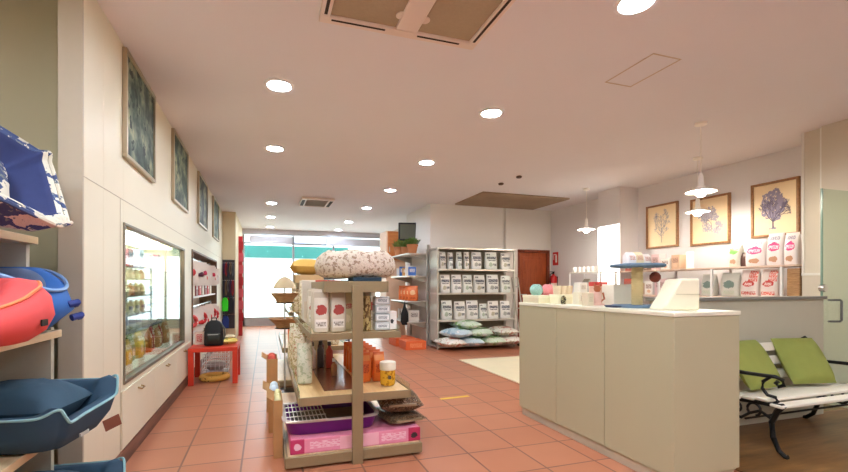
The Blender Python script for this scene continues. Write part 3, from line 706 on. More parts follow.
part(MB().box(-.002, .004, -.03, .03, 0, .014), 'brand_strip', M('tab_grey', (170, 170, 160), .6), tb).location = (.285, -.08, .04)
dup(tb, (-.96, 2.26, .117), -.08, 'dark teal pet bed low on the bottom shelf under the cushioned one')
for ch in list(C.objects):
    if ch.name.startswith('swing_tag.') or ch.name.startswith('brand_strip.'): bpy.data.objects.remove(ch)

# ------------------------------------------------------------------ gondola in the middle
GX, GY = .585, 2.86
def gondola(loc, L, label, wide=True):
    """double sided display stand: near end at local y = 0"""
    t = thing('display_stand', label, 'display stand', loc)
    b = MB().box(-.47, .47, 0, L, .015, .085); part(b, 'base', olive, t, bevel=.005)
    part(MB().box(-.45, .45, .02, L - .02, .085, .09), 'base_board', shelfwood, t)
    for y in (-.025, L + .001): part(MB().box(-.037, .037, y, y + .024, 0, 1.2), 'post', olive, t, bevel=.003)
    for (w, z, th, nme) in ((.385, .43, .055, 'middle_shelf'), (.31, .845, .045, 'upper_shelf'), (.22, 1.19, .075, 'top_shelf')):
        s = MB().box(-w, -w + .012, 0, L, z - th + .035, z + .035).box(w - .012, w, 0, L, z - th + .035, z + .035).box(-w + .012, w - .012, 0, .012, z - th + .035, z + .035).box(-w + .012, w - .012, L - .012, L, z - th + .035, z + .035)
        sh = part(s, nme, olive, t, bevel=.002)
        part(MB().box(-w + .012, w - .012, .012, L - .012, z, z + .03), 'shelf_board', lightwood if nme == 'middle_shelf' else shelfwood, sh)
        if nme == 'middle_shelf': part(MB().box(-.2, .07, .16, L - .02, z + .03, z + .034), 'centre_mat', M('brown_gloss_mat', (120, 78, 58), .22), sh)
        gl = MB()
        if nme != 'top_shelf':
            for s_ in (-1, 1): gl.box(s_ * w - .003 - s_ * .006, s_ * w + .003 - s_ * .006, .02, L - .02, z + .036, z + .075)
            part(gl, 'glass_lip', greenglass, sh)
    return t
GL = 1.75
gondola((GX, GY, 0), GL, 'long taupe double sided display stand in the middle of the tiled floor')
gondola((GX - .02, 5.2, 0), 1.5, 'second taupe display stand behind the long middle one')

# top: spotted plush donut bed and dark mat
t = thing('pet_bed', 'round spotted plush pet bed on top of the middle display stand', 'pet bed', (GX + .06, GY + .33, 1.2435))
leo = M_spots('spotted_plush', (222, 208, 188), (170, 144, 120), 38, .45, .95, .8, dark=(226, 204, 190))
R = []; n = 64
prof = [(.0, .03), (.15, .03), (.24, .012), (.285, .04), (.3, .1), (.285, .16), (.24, .2), (.19, .195), (.15, .15), (.12, .09), (.0, .08)]
dm = MB(); vs = [[((r * (1 + .03 * math.sin(7 * a) * (r > .2)) + random.uniform(-.003, .003)) * math.cos(a), r * (1 + .03 * math.sin(7 * a + 1) * (r > .2)) * math.sin(a), z + .006 * math.sin(7 * a + 2) * (z > .05)) for a in [2 * PI * i / n for i in range(n)]] for r, z in prof]
dm.loft([[(x, y, z) for x, y, z in r] for r in vs]); part(dm, 'bolster', leo, t, smooth=80)
part(pillow_mb(.3, .3, .09, 12), 'cushion', M_spots('pink_plush', (214, 184, 176), (180, 150, 140), 9, .4, .95, .6), t).location = (0, 0, .08)
box_item('folded_mat', .2, .2, .028, M('dark_blue_mat', (40, 60, 74), .8), (GX + .08, GY + .13, 1.2255), 'thin dark blue mat under the round plush bed', 'mat')

# ---- goods on the middle stand: upper shelf
zu = .8815; rnd = random.Random(21)
bagA = M_pack('food_bag_cream', (216, 206, 184), ((.1, .9, .8, .93, (190, 176, 150), 'rect'), (.12, .88, .36, .66, (166, 60, 48), 'blob'), (.15, .85, .1, .3, (238, 232, 220), 'rect'), (.2, .8, .14, .24, (150, 140, 126), 'lines')), .45, .4)
bagB = M_pack('food_bag_straw', (206, 194, 150), ((.1, .9, .5, .62, (170, 52, 44), 'lines'), (.2, .8, .15, .4, (226, 214, 180), 'blob')), .45, 1.3)
ba = bag_mb(.108, .08, .29, rnd=rnd); bb = bag_mb(.12, .08, .3, rnd=rnd)
proto = None
for i, (x, y) in enumerate(((GX - .232, 2.96), (GX - .112, 2.97), (GX - .22, 3.2), (GX - .1, 3.21), (GX - .225, 3.45), (GX - .1, 3.46))):
    lb = 'cream food bag with red patch, %s, upper stand shelf' % ['front left', 'front right by the post', 'second row left', 'second row right', 'third row left', 'third row right'][i]
    if proto is None: proto = solo(ba, 'food_bag', bagA, (x, y, zu), lb, 'pet food bag', 'cream food bags on the stand'); continue
    o = dup(proto, (x, y, zu), rnd.uniform(-.1, .1), lb)
tops = [((226, 218, 200), 'white'), ((196, 60, 46), 'red'), ((150, 66, 50), 'brown'), ((52, 40, 34), 'black')]
solo(bag_mb(.14, .1, .36, rnd=rnd), 'treat_bag', M_spots('floral_bag_print', (226, 216, 188), (180, 164, 118), 34, .47, .6, .3, dark=(190, 130, 110)), (GX - .225, 4.05, zu), 'patterned cream bag behind the cartons at the left edge of the upper stand shelf', 'pet food bag')
for i, (x, y) in enumerate(((GX - .24, 3.75), (GX - .13, 3.76), (GX - .03, 3.72), (GX + .07, 3.74))):
    c, nme = tops[i]
    box_item('pet_food_carton', .11, .08, .36, M_pack('tall_carton_' + nme, c, ((.15, .85, .1, .5, (222, 206, 180), 'rect'),), .4), (x, y, zu), 'tall %s carton standing behind the cream bags on the stand' % nme, 'box')
jarb = MB().lathe([(.0, 0), (.042, 0), (.046, .012), (.046, .11), (.038, .128), (.0, .128)], 24); jarl = MB().lathe([(.0, .128), (.042, .128), (.042, .152), (.0, .153)], 24)
for i, (x, y) in enumerate(((GX + .085, 2.97), (GX + .09, 3.12), (GX + .085, 3.27))):
    t = thing('treat_jar', 'tall treat jar right of the post, %s from the front of the upper stand shelf' % ORD[i], 'jar', (x, y, zu), group='treat jars on the upper shelf')
    j = part(jarb, 'jar', M_spots('jar_of_treats', (190, 168, 110), (110, 86, 54), 40, .48, .25, 0), t); j.scale = (.8, .8, 1.9); l = part(jarl, 'lid', M('jar_lid', (120, 110, 86), .4), t); l.location = (0, 0, .115); l.scale = (.85, .85, 1)
greytin = M_pack('tin_box', (186, 190, 186), ((.1, .9, .25, .8, (228, 230, 226), 'rect'), (.2, .8, .35, .7, (120, 128, 130), 'lines')), .35)
for i in range(4):
    box_item('tin_box', .11, .09, .056, greytin, (GX + .2, 2.98, zu + i * .06 + .0002), 'grey tin box right of the post, %s from the bottom of its stack' % ORD[i], 'box', 'stacked grey tins', rnd.uniform(-.06, .06), bevel=.006)
box_item('white_carton', .07, .08, .13, M_pack('small_white_carton', (236, 230, 222), ((.3, .7, .3, .6, (60, 60, 60), 'blob'),), .5), (GX + .275, 3.0, zu), 'small white carton at the right end of the upper stand shelf', 'box')
for i, (x, y) in enumerate(((GX + .2, 3.35), (GX + .08, 3.5), (GX + .21, 3.62))):
    o = dup(proto, (x, y, zu), .1 * i, 'cream food bag, %s behind the grey tins on the right of the stand' % ORD[i])
solo(bb, 'food_bag', bagB, (GX - .015 - .03, 3.075, zu), 'straw coloured food bag half hidden behind the stand post', 'pet food bag', rz=.1)
# ---- middle shelf
zm = .4655
gb = M_spots('green_white_pack', (214, 216, 192), (178, 188, 152), 34, .45, .4, .1)
solo(bag_mb(.11, .08, .3, rnd=rnd), 'treat_bag', gb, (GX - .31, 3.3, zm), 'pale green and white treat bag at the left edge of the middle stand shelf', 'pet food bag')
fl = M_spots('floral_bag_print', (226, 216, 188), (180, 164, 118), 34, .47, .6, .3, dark=(190, 130, 110))
for i, (x, y, h) in enumerate(((GX - .3, 3.62, .36), (GX - .31, 3.9, .4), (GX - .3, 4.2, .36))):
    solo(bag_mb(.16, .12, h, rnd=rnd), 'treat_bag', fl, (x, y, zm), 'patterned cream bag, %s behind the pale green bag on the stand' % ORD[i], 'pet food bag', 'patterned bags on the stand', .2 * i)
orange = M_pack('orange_pack', (232, 116, 44), ((.1, .9, .72, .9, (238, 150, 70), 'rect'), (.2, .8, .3, .6, (180, 60, 24), 'lines')), .4, .7)
ob = bag_mb(.095, .06, .22, rnd=rnd); op = None
for i in range(12):
    lb = 'orange snack pack, %s from the front in the %s row on the middle stand shelf' % (ORD[i // 2], ('left', 'right')[i % 2])
    loc = (GX + .13 + .11 * (i % 2), 3.22 + (i // 2) * .13, zm)
    if op is None: op = solo(ob, 'snack_pack', orange, loc, lb, 'snack pack', 'orange snack packs on the stand')
    else: dup(op, loc, rnd.uniform(-.12, .12), lb)
t = thing('treat_jar', 'yellow treat jar with white lid at the right front of the middle shelf', 'jar', (GX + .27, 3.06, zm))
part(MB().lathe([(.0, 0), (.048, 0), (.054, .012), (.056, .1), (.052, .112), (.0, .112)], 28), 'jar', M_spots('yellow_treats', (222, 170, 52), (176, 122, 34), 34, .45, .25, 0), t)
part(MB().lathe([(.0, .112), (.058, .112), (.06, .118), (.06, .165), (.056, .17), (.0, .17)], 28), 'lid', M('jar_white', (244, 238, 214), .4), t)
part(MB().box(-.012, .012, -.058, -.0535, .05, .075), 'label_patch', M('jar_label', (90, 74, 50), .5), t)
bt = None
for i, (x, y) in enumerate(((GX - .2, 3.85), (GX - .12, 3.9), (GX - .05, 3.84), (GX - .18, 4.15), (GX - .08, 4.2))):
    c, nme = [((224, 222, 218), 'white'), ((96, 92, 96), 'grey'), ((176, 60, 44), 'red'), ((200, 176, 130), 'tan'), ((110, 60, 50), 'brown')][i]
    t = thing('shampoo_bottle', '%s bottle standing on the brown mat far inside the middle stand shelf' % nme, 'bottle', (x, y, .4675), group='bottles on the middle shelf')
    part(MB().lathe([(.0, 0), (.03, 0), (.032, .01), (.032, .15), (.014, .18), (.013, .2)], 20), 'bottle_body', M('bottle_' + nme, c, .3), t); part(MB().lathe([(.0, .195), (.017, .195), (.017, .23), (.0, .231)], 16), 'cap', M('bottle_cap_dark', (60, 60, 64), .4), t)
t = thing('spray_bottle', 'small amber bottle alone on the brown mat of the middle stand shelf', 'bottle', (GX - .06, 3.5, .4675))
part(MB().lathe([(.0, 0), (.022, 0), (.024, .01), (.024, .08), (.01, .1), (.01, .115)], 20), 'bottle_body', M('amber', (150, 100, 60), .2), t); part(MB().lathe([(.0, .112), (.013, .112), (.013, .135), (.0, .136)], 16), 'cap', white, t)

# ---- base deck
zb = .091
pink = M_pack('pink_carton', (228, 138, 160), ((.0, .1, 0, 1, (190, 50, 96), 'rect'), (.36, .66, .05, .95, (238, 176, 186), 'rect'), (.9, 1, 0, 1, (184, 44, 84), 'rect'), (.14, .36, .3, .8, (240, 190, 200), 'lines'), (.68, .88, .25, .8, (240, 190, 200), 'lines'), (.02, .08, .2, .75, (232, 190, 200), 'blob'), (.915, .98, .2, .7, (60, 40, 44), 'blob')), .5, .2, bump=0)
box_item('pet_crate_carton', .9, .62, .095, pink, (GX + .015, 3.2, zb), 'long flat pink printed carton on the base of the middle stand', 'box', bevel=.005)
t = thing('litter_tray', 'purple litter tray with pale rim on the pink carton', 'litter tray', (GX - .145, 3.19, .1865))
purple = M('purple_plastic', (106, 30, 122), .35, var=.05)
R = [[(x, y, z) for x, y, z in rrect(w, d, z, .3, 40)] for w, d, z in ((.58, .42, 0), (.6, .44, .01), (.65, .5, .095), (.63, .48, .095), (.58, .43, .015))]
part(MB().loft(R), 'tray', purple, t)
R = [[(x, y, z) for x, y, z in rrect(w, d, z, .3, 40)] for w, d, z in ((.652, .502, .092), (.675, .525, .094), (.675, .525, .104), (.63, .48, .106), (.62, .47, .096))]
part(MB().loft(R, cap=False), 'rim', M('pale_rim', (196, 182, 172), .4), t)
part(MB().box(-.26, .26, -.19, .19, .02, .05), 'dark_litter', M('grey_litter', (104, 98, 84), .9, var=.3, scale=80), t)
t = thing('wire_grid', 'small pale wire grid lying across the left end of the purple tray', 'grid', (GX - .325, 3.17, .2925))
m = MB()
for i in range(11): m.tube([(-.13 + i * .026, -.26, .004), (-.13 + i * .026, .2, .004)], .0035, 6)
for y in (-.26, -.15, -.03, .09, .2): m.tube([(-.135, y, .009), (.135, y, .009)], .004, 6)
part(m, 'wires', M('pale_wire', (214, 208, 196), .35, .5), t)
kib = M_spots('kibble_bag', (122, 92, 64), (82, 60, 42), 60, .5, .3, .4, dark=(176, 160, 140))
for i, (z, rz, s, lb) in enumerate(((.2268, .15, 1, 'flat brown kibble bag, lower of two at the right end of the pink carton'), (.292, -.1, 1.25, 'plump brown and grey kibble bag, upper of two at the right end of the carton'))):
    z -= .04 if i == 0 else .037
    t = thing('kibble_bag', lb, 'pet food bag', (GX + .37, 3.15, z), rz, 'kibble bags beside the tray')
    part(pillow_mb(.3 * (1 + .06 * i), .42, (.065 if i == 0 else .15), 16, jit=.004), 'bag', kib, t, smooth=60)
    part(MB().box(-.1, .1, -.222, -.2, .03 + .045 * i, .045 + .045 * i), 'crimped_seal', M('seal_brown', (150, 126, 96), .4), t)
# ---- cartons on the floor along the left side of the stand
for i, (x, y, w, d, h, lb) in enumerate(((.08, 3.25, .06, .3, .4, 'open tan carton nearest on the left side of the middle stand'), (.065, 3.8, .09, .3, .34, 'brown carton behind the open tan one beside the stand'), (.055, 4.4, .1, .3, .5, 'tall brown carton farthest along the left side of the stand'))):
    t = thing('carton', lb, 'box', (x, y, 0), group='cartons beside the stand')
    m = MB().box(-w / 2, w / 2, -d / 2, d / 2, 0, .01).box(-w / 2, -w / 2 + .005, -d / 2, d / 2, .01, h).box(w / 2 - .005, w / 2, -d / 2, d / 2, .01, h).box(-w / 2 + .005, w / 2 - .005, -d / 2, -d / 2 + .005, .01, h).box(-w / 2 + .005, w / 2 - .005, d / 2 - .005, d / 2, .01, h)
    part(m, 'carton_body', card, t)
    f = MB().prism([(-w / 2, h), (-w / 2 - .045, h + .03), (-w / 2 - .047, h + .027), (-w / 2 - .002, h - .004)], 'y', -d / 2, d / 2); part(f, 'flap', card, t)
    c, nme = (((214, 206, 150), 'yellow'), ((200, 214, 226), 'pale blue'), ((190, 70, 50), 'red'))[i]
    for q in range(2):
        solo(pillow_mb(w * .86, d * .4, .12, 8), 'packet', M('packet_' + nme.replace(' ', '_'), c, .5, var=.15), (x, y - d * .22 + q * d * .44, h - .09), '%s packet in the %s of the carton, %s half' % (nme, ('nearest', 'second', 'farthest')[i] + ' one', ('near', 'far')[q]), 'packet')

# ---- goods on the second stand and wicker basket tree
for i in range(6):
    solo(bag_mb(.16, .1, .34, rnd=rnd), 'treat_bag', [fl, bagB, bagA][i % 3], (GX - .2 + .2 * (i % 3), 5.34 + .3 * (i // 3), zu), 'patterned bag on the second stand, %s row, %s' % (('front', 'back')[i // 3], ('left', 'middle', 'right')[i % 3]), 'pet food bag', 'bags on the second stand')
for i in range(6):
    solo(bag_mb(.16, .1, .3, rnd=rnd), 'treat_bag', [orange, bagB, fl][i % 3], (GX - .24 + .22 * (i % 3), 5.36 + .34 * (i // 3), zm), 'bag on the lower shelf of the second stand, %s row, %s' % (('front', 'back')[i // 3], ('left', 'middle', 'right')[i % 3]), 'pet food bag', 'lower bags on the second stand')
t = thing('far_rack', 'tall dark goods rack between the middle stands and the shop window', 'shelving', (1.15, 8.0, 0))
dk = M('rack_dark', (70, 66, 62), .5)
for x in (.82, 1.48):
    for y in (8.0, 9.95, 11.9): MB().box(x - .015, x + .015, y - .015, y + .015, 0, 1.62).build('upright', dk, t)
for z in (.15, .55, .95, 1.32, 1.6): MB().box(.82, 1.48, 8.0, 11.9, z, z + .02).build('shelf', dk, t)
for z, hh, rn in ((.5705, .3, 'second'), (.9705, .28, 'third'), (1.3405, .22, 'fourth')):
    for i in range(9):
        solo(bag_mb(.2, .12, hh, rnd=rnd), 'food_bag', [bagB, fl, orange, bagA, gb][(i * 2 + len(rn)) % 5], (.96, 8.25 + i * .42, z), 'pet food bag, %s along the %s board of the far dark rack' % (ORD[i], rn), 'pet food bag', 'bags on the far dark rack', -PI / 2)
for i in range(7):
    solo(pillow_mb(.3, .3, .14, 10), 'folded_blanket', M('rack_blanket_%d' % (i % 3), [(170, 186, 220), (206, 190, 160), (130, 140, 110)][i % 3], .9, bump=.3), (1.12, 8.3 + i * .52, .1705), '%s blanket, %s from the near end of the lowest board of the far rack' % (('pale blue', 'beige', 'olive')[i % 3], ORD[i]), 'blanket', 'blankets on the far rack')
ych = M('mustard_cushion', (206, 164, 84), .85, bump=.2)
box_item('bed_carton', .34, .36, .1, M('tan_carton', (206, 176, 130), .7), (GX - .08, 5.52, 1.2255), 'flat tan carton under the mustard cushion on the far stand', 'box')
t = thing('cushion_bed', 'mustard yellow cushion bed on the far stand left of the plush bed', 'pet bed', (GX - .1, 5.52, 1.3262))
part(pillow_mb(.4, .46, .2, 12), 'cushion', ych, t)
wick = M_wood('wicker', (146, 104, 66), (196, 156, 108), .7, (3, 3, 40), 4)
t = thing('basket_stand', 'slim grey metal stand carrying two wicker bowls by the aisle', 'display stand', (.2, 5.0, 0))
part(MB().lathe([(.0, 0), (.16, 0), (.16, .015), (.02, .03), (.0, .03)], 24), 'foot', iron, t)
part(MB().tube([(0, 0, .02), (0, 0, 1.16)], .01), 'pole', steel, t)
for z in (.72, 1.0): part(MB().tube([(.1 * math.cos(2 * PI * i / 20), .1 * math.sin(2 * PI * i / 20), z) for i in range(20)], .006, 6, closed=True).tube([(-.1, 0, z), (.1, 0, z)], .006), 'ring_bracket', iron, t)
for z, lb, r in ((.727, 'wider wicker bowl on the lower ring of the slim stand', .17), (1.007, 'smaller wicker bowl on the upper ring of the slim stand', .15)):
    t = thing('wicker_bowl', lb, 'basket', (.2, 5.0, z), group='wicker bowls on the slim stand')
    prof = [(.02, 0), (.09, 0)] + [(.09 + (r - .09) * q / 5, .02 + .015 * q) for q in range(1, 6)] + [(r + .008, .1), (r - .012, .104)] + [(r - .018 - (r - .1) * q / 4, .09 - .018 * q) for q in range(1, 5)] + [(.02, .012)]
    part(MB().lathe(prof, 32), 'bowl', wick, t)
    hp = MB()
    for q in range(7):
        a = q * 2.4; hp.T = Matrix.Translation((.05 * math.cos(a) * (q > 0) * 1.2, .05 * math.sin(a) * (q > 0) * 1.2, .04)); hp.lathe([(.0, -.02), (.03, -.015), (.042, .015), (.03, .045), (.0, .055)], 12)
    hp.T = Matrix(); 
    o = hp.build('loose_chews', M('chews', (120, 70, 50), .8, var=.3, scale=40)); o.location = (.2, 5.0, z + .003); tag(o, 'heap of brown chews in the %s wicker bowl' % ('lower' if r > .16 else 'upper'), 'chews'); o['kind'] = 'stuff'
t = thing('cat_hat_bed', 'beige felt cone hood standing on top of the slim stand', 'pet hood', (.2, 5.0, 1.161))
part(MB().lathe([(.12, 0), (.125, .005), (.1, .06), (.06, .11), (.02, .13), (.0, .132)], 28), 'hood', M('beige_felt', (196, 176, 142), .9, bump=.3), t)
part(MB().lathe([(.0, 0), (.118, 0), (.118, .004), (.0, .0045)], 28), 'base', M('beige_felt', (196, 176, 142), .9), t)

# ------------------------------------------------------------------ rear steel shelving with white food bags
SX0, SX1, SY0, SY1 = 3.02, 4.68, 7.4, 7.8
t = thing('steel_shelving', 'grey steel shelving full of white pet food bags against the rear wall', 'shelving', ((SX0 + SX1) / 2, SY0, 0))
for x in (SX0, SX1 - .03):
    for y in (SY0, SY1 - .03): MB().box(x, x + .03, y, y + .03, 0, 1.9).build('upright', steel, t)
MB().box(SX0, SX1, SY1 - .008, SY1 - .002, .05, 1.88).build('back_panel', M('panel_beige', (150, 140, 120), .6, var=.04), t)
SH = (.03, .51, 1.02, 1.47, 1.87)
for z in SH: MB().box(SX0 + .004, SX1 - .004, SY0 - .012, SY1 - .012, z, z + .035).build('shelf', M('shelf_steel', (206, 200, 188), .3, .5), t, bevel=.003)
MB().box(SX0 + .005, SX0 + .012, SY0 + .03, SY1 - .03, .14, 1.86).build('side_panel', steel, t)
gw = [((232, 230, 224), (58, 62, 70), (190, 184, 160)), ((234, 234, 230), (48, 54, 70), (176, 180, 172)), ((228, 232, 226), (60, 70, 72), (176, 190, 170))]
WB = [M_pack('white_food_bag_%d' % q, a, ((.16, .84, .6, .72, (168, 172, 178), 'rect'), (.1, .9, .58, .74, b, 'lines'), (.16, .84, .48, .55, b, 'lines'), (.1, .4, .82, .92, b, 'lines'), (.22, .62, .12, .42, c, 'blob'), (.62, .9, .2, .34, b, 'lines')), .5, .6 * q, .3) for q, (a, b, c) in enumerate(gw)]
rows = ((1.5055, (438.5, 447.5, 456, 463.5, 471, 484.5, 500), (445.5, 452.5, 461.5, 468.5, 481, 496.5, 511), 'top', .34), (1.0555, (439.5, 451, 462, 473.2, 486, 500), (449.7, 461, 471.8, 484.5, 498, 512), 'middle', .35), (.5455, (440.5, 453.5, 465.5, 478.8, 487.5, 499.5), (452, 465, 477.8, 486.8, 498, 510.5), 'lower', .36))
rnd = random.Random(9)
for (z, A, B, rn, hh) in rows:
    for i, (a, b) in enumerate(zip(A, B)):
        yy = SY0 + .12 + rnd.uniform(0, .03); xa, xb = x_on(a, yy), x_on(b, yy)
        # keep clear of the side panel
        xa = max(xa, SX0 + .04); xb = min(xb, SX1 - .04)
        h2 = hh * rnd.uniform(.93, 1.0) * (.82 if (rn == 'lower' and i == 3) else 1)
        solo(bag_mb((xb - xa) * .96, .1, h2, rnd=rnd), 'food_bag', WB[(i + len(rn)) % 3], ((xa + xb) / 2, yy, z), 'white pet food bag, %s from the left on the %s shelf of the rear shelving' % (ORD[i], rn), 'pet food bag', 'white food bags on the rear shelving', rnd.uniform(-.06, .06))
sk = [M_spots('sack_green', (206, 222, 200), (150, 190, 120), 5, .42, .45, .2, dark=(232, 234, 226)), M_spots('sack_blue', (196, 214, 222), (156, 190, 210), 5, .42, .45, .2, dark=(236, 238, 238)), M_spots('sack_white', (228, 224, 212), (190, 184, 160), 6, .4, .45, .2, dark=(196, 120, 96))]
sacks = [(3.22, 7.28, .066, .15, 2, 'white sack, leftmost on the bottom board of the rear shelving'), (3.64, 7.3, .066, -.12, 1, 'pale blue sack, second along the bottom board of the rear shelving'), (4.06, 7.28, .066, .08, 0, 'pale green sack, third along the bottom board of the rear shelving'), (4.46, 7.3, .066, .0, 2, 'white sack, rightmost on the bottom board of the rear shelving'),
         (3.36, 7.3, .232, .5, 1, 'pale blue sack lying across the first two bottom sacks'), (3.84, 7.32, .232, -.25, 0, 'pale green sack lying on the second and third bottom sacks'), (4.34, 7.34, .232, .12, 2, 'white sack with rusty print at the right end of the upper layer'), (3.6, 7.42, .372, .2, 0, 'large pale green sack on top of the whole sack pile')]
for (x, y, z, rz, q, lb) in sacks:
    t = thing('food_sack', lb, 'pet food sack', (x, y, z), rz, 'food sacks under the rear shelving')
    part(pillow_mb(.41, .56, .165, 14, jit=.008, sag=0), 'sack', sk[q], t, smooth=70)
    part(pillow_mb(.2, .16, .012, 6), 'printed_patch', M('patch_green', (110, 150, 90), .5) if q < 2 else M('patch_rust', (190, 110, 90), .5), t).location = (.03, -.08, .155)

# slim grey trolley frame beside the shelving
t = thing('hand_trolley', 'folded grey tube trolley leaning beside the rear shelving', 'trolley', (4.8, 7.5, 0))
for x in (4.76, 4.9): MB().tube([(x, 7.35, .12), (x + .01, 7.68, 1.35)], .013).build('side_tube', steel, t)
for q in (.15, .5, .85, 1.0): MB().tube([(4.76 + .01 * q, 7.35 + .33 * q, .12 + 1.23 * q), (4.9 + .01 * q, 7.35 + .33 * q, .12 + 1.23 * q)], .01).build('rung', steel, t)
MB().box(4.75, 4.92, 7.16, 7.36, .1, .115).build('toe_plate', steel, t)
for x in (4.74, 4.925):
    w = MB(); w.T = Matrix.Translation((x, 7.36, .08)) @ Matrix.Rotation(PI / 2, 4, 'Y'); w.lathe([(.0, -.014), (.078, -.014), (.08, 0), (.078, .014), (.0, .014)], 24); w.build('wheel', black, t)

# ------------------------------------------------------------------ bracket shelves on the side of the column
t = thing('bracket_shelving', 'steel bracket shelves on the column side carrying potted plants', 'shelving', (3.06, 8.4, 0))
X0, X1, Y0, Y1 = 2.62, 3.06, 7.95, 9.1
for y in (Y0 + .05, Y1 - .05): MB().box(X1 - .01, 3.078, y - .015, y + .015, .1, 2.0).build('wall_rail', steel, t)
for z in (.45, .86, 1.36, 1.8):
    MB().box(X0, X1 - .012, Y0, Y1, z, z + .025).build('shelf', M('shelf_steel', (206, 200, 188), .3, .5), t, bevel=.002)
    for y in (Y0 + .05, Y1 - .05): MB().prism([(X1 - .012, z), (X1 - .012, z - .12), (X0 + .06, z - .015), (X0 + .06, z)], 'y', y - .003, y + .003).build('bracket', steel, t)
MB().box(3.0, 3.03, 7.9 - .015, 7.9 + .0 + .04, 0, .0 + 1.9).build('end_post', steel, t)
# plants
leafm = [M('leaf_green', (92, 122, 56), .6, var=.25), M('leaf_light', (128, 146, 72), .6, var=.25)]
terra = M('terracotta_pot', (186, 120, 76), .8, var=.08)
def plant(loc, label, s, lm, seed):
    t = thing('potted_plant', label, 'plant', loc, group='plants on the bracket shelf')
    part(MB().lathe([(.0, 0), (.06 * s, 0), (.085 * s, .12 * s), (.092 * s, .12 * s), (.092 * s, .145 * s), (.078 * s, .145 * s), (.076 * s, .125 * s), (.0, .125 * s)], 24), 'pot', terra, t)
    r = random.Random(seed); m = MB()
    for i in range(150):
        a = r.uniform(0, 2 * PI); R = .11 * s * math.sqrt(r.random()); z = .15 * s + r.uniform(0, .13 * s) * (1 - R / (.16 * s)); p = Vector((R * math.cos(a), R * math.sin(a), z))
        d = Vector((math.cos(a) * .6 + r.uniform(-.4, .4), math.sin(a) * .6 + r.uniform(-.4, .4), r.uniform(.1, 1))).normalized(); L = .05 * s; w = d.cross(Vector((0, 0, 1))).normalized() * .012 * s if abs(d.z) < .98 else Vector((.01, 0, 0))
        b = Vector((p.x * .5, p.y * .5, .125 * s)); m.add([p - w * .2, p + d * L * .5 + w, p + d * L, p + d * L * .5 - w, b], [(0, 1, 2, 3), (4, 0, 1)])
    part(m, 'foliage', lm, t, smooth=0); return t
plant((2.78, 8.12, 1.826), 'bushy green plant in a terracotta pot at the near end of the bracket shelf', 1.25, leafm[0], 1)
plant((2.76, 8.5, 1.826), 'second smaller plant in a terracotta pot on the bracket shelf', 1.1, leafm[0], 2)
plant((2.74, 8.88, 1.826), 'light green leafy plant at the far end of the bracket shelf', 1.3, leafm[1], 3)
orb = M_pack('orange_sack', (232, 120, 56), ((.2, .8, .35, .75, (244, 196, 140), 'blob'), (.2, .8, .1, .25, (190, 70, 30), 'lines')), .4, .9)
for i in range(4):
    solo(bag_mb(.2, .14, .3, rnd=rnd), 'food_bag', orb, (2.78 + .01 * i, 8.08 + .24 * i, .886), 'orange pet food bag, %s from the near end of the second bracket shelf' % ORD[i], 'pet food bag', 'orange bags on the bracket shelves', -.5)
for i in range(5):
    c, nme = [((60, 110, 190), 'blue'), ((236, 232, 222), 'white'), ((214, 160, 90), 'tan')][i % 3]
    box_item('carton', .15, .12, .17 + .03 * (i % 2), M_pack('bracket_carton_' + nme, c, ((.15, .85, .4, .8, (240, 230, 210), 'lines'),), .5), (2.76, 8.08 + .2 * i, 1.386), '%s carton, %s from the near end of the third bracket shelf' % (nme, ORD[i]), 'box', 'cartons on the bracket shelves', -.3)
for i in range(4):
    box_item('carton', .2, .16, .22, M_pack('pale_carton_%d' % (i % 2), [(222, 214, 200), (196, 190, 178)][i % 2], ((.15, .85, .4, .8, (120, 110, 100), 'lines'),), .5), (2.8, 8.1 + .24 * i, .476), 'pale carton, %s from the near end of the lowest bracket shelf' % ORD[i], 'box', 'pale cartons on the bracket shelves', -.2)
t = thing('hanging_bag', 'black drawstring bag hanging from the second bracket shelf', 'bag', (2.585, 8.02, .85))
m = MB(); m.loft([[(x, y, -z) for x, y, z in rrect(w, d, z, .7, 20)] for w, d, z in ((.03, .03, .02), (.07, .05, .1), (.15, .09, .22), (.16, .1, .36), (.1, .06, .43))]); part(m, 'sack', nyl, t)
part(MB().tube([(0, 0, -.03), (.0, .0, .03), (.04, 0, .034)], .006), 'cord', nyl, t)
for i, (x, y, z, lb) in enumerate(((2.64, 7.72, .001, 'orange box lying on the floor before the bracket shelves'), (2.6, 8.25, .001, 'orange box on the floor behind the near one by the brackets'))):
    box_item('orange_box', .4, .44, .16, M_pack('orange_box_print', (226, 104, 50), ((.2, .8, .25, .75, (240, 150, 100), 'lines'),), .5), (x, y, z), lb, 'box', 'orange boxes under the brackets', .05 * i)
# wooden wall cupboard and television beyond the column
t = thing('wall_cabinet', 'tall cabinet with orange wood upper door beyond the column', 'cabinet', (2.83, 9.7, 0))
ow = M_wood('orange_wood', (196, 112, 56), (216, 136, 76), .4, (1, 8, 8), 3)
MB().box(2.6, 3.06, 9.42, 10.0, 1.75, 2.43).build('cabinet_body', M('pale_side', (226, 190, 158), .5), t, bevel=.004)
d = MB().box(2.63, 3.05, 9.4, 9.42, 1.77, 2.42).build('door', ow, t, bevel=.003); MB().box(2.66, 2.675, 9.382, 9.4, 1.95, 2.07).build('handle', steel, d)
MB().box(2.6, 3.06, 9.44, 10.0, 0, 1.75).build('support', M('pale_side', (226, 190, 158), .5), t)
t = thing('television', 'small black television on a wall bracket beside the column', 'television', (2.92, 8.85, 2.35))
t.rotation_euler = (.12, 0, -.25)
part(MB().box(-.2, .2, -.035, .03, -.2, .2), 'casing', black, t, bevel=.012)
part(MB().box(-.165, .165, -.04, -.035, -.15, .165), 'screen', M('dull_screen', (104, 104, 88), .25), t)
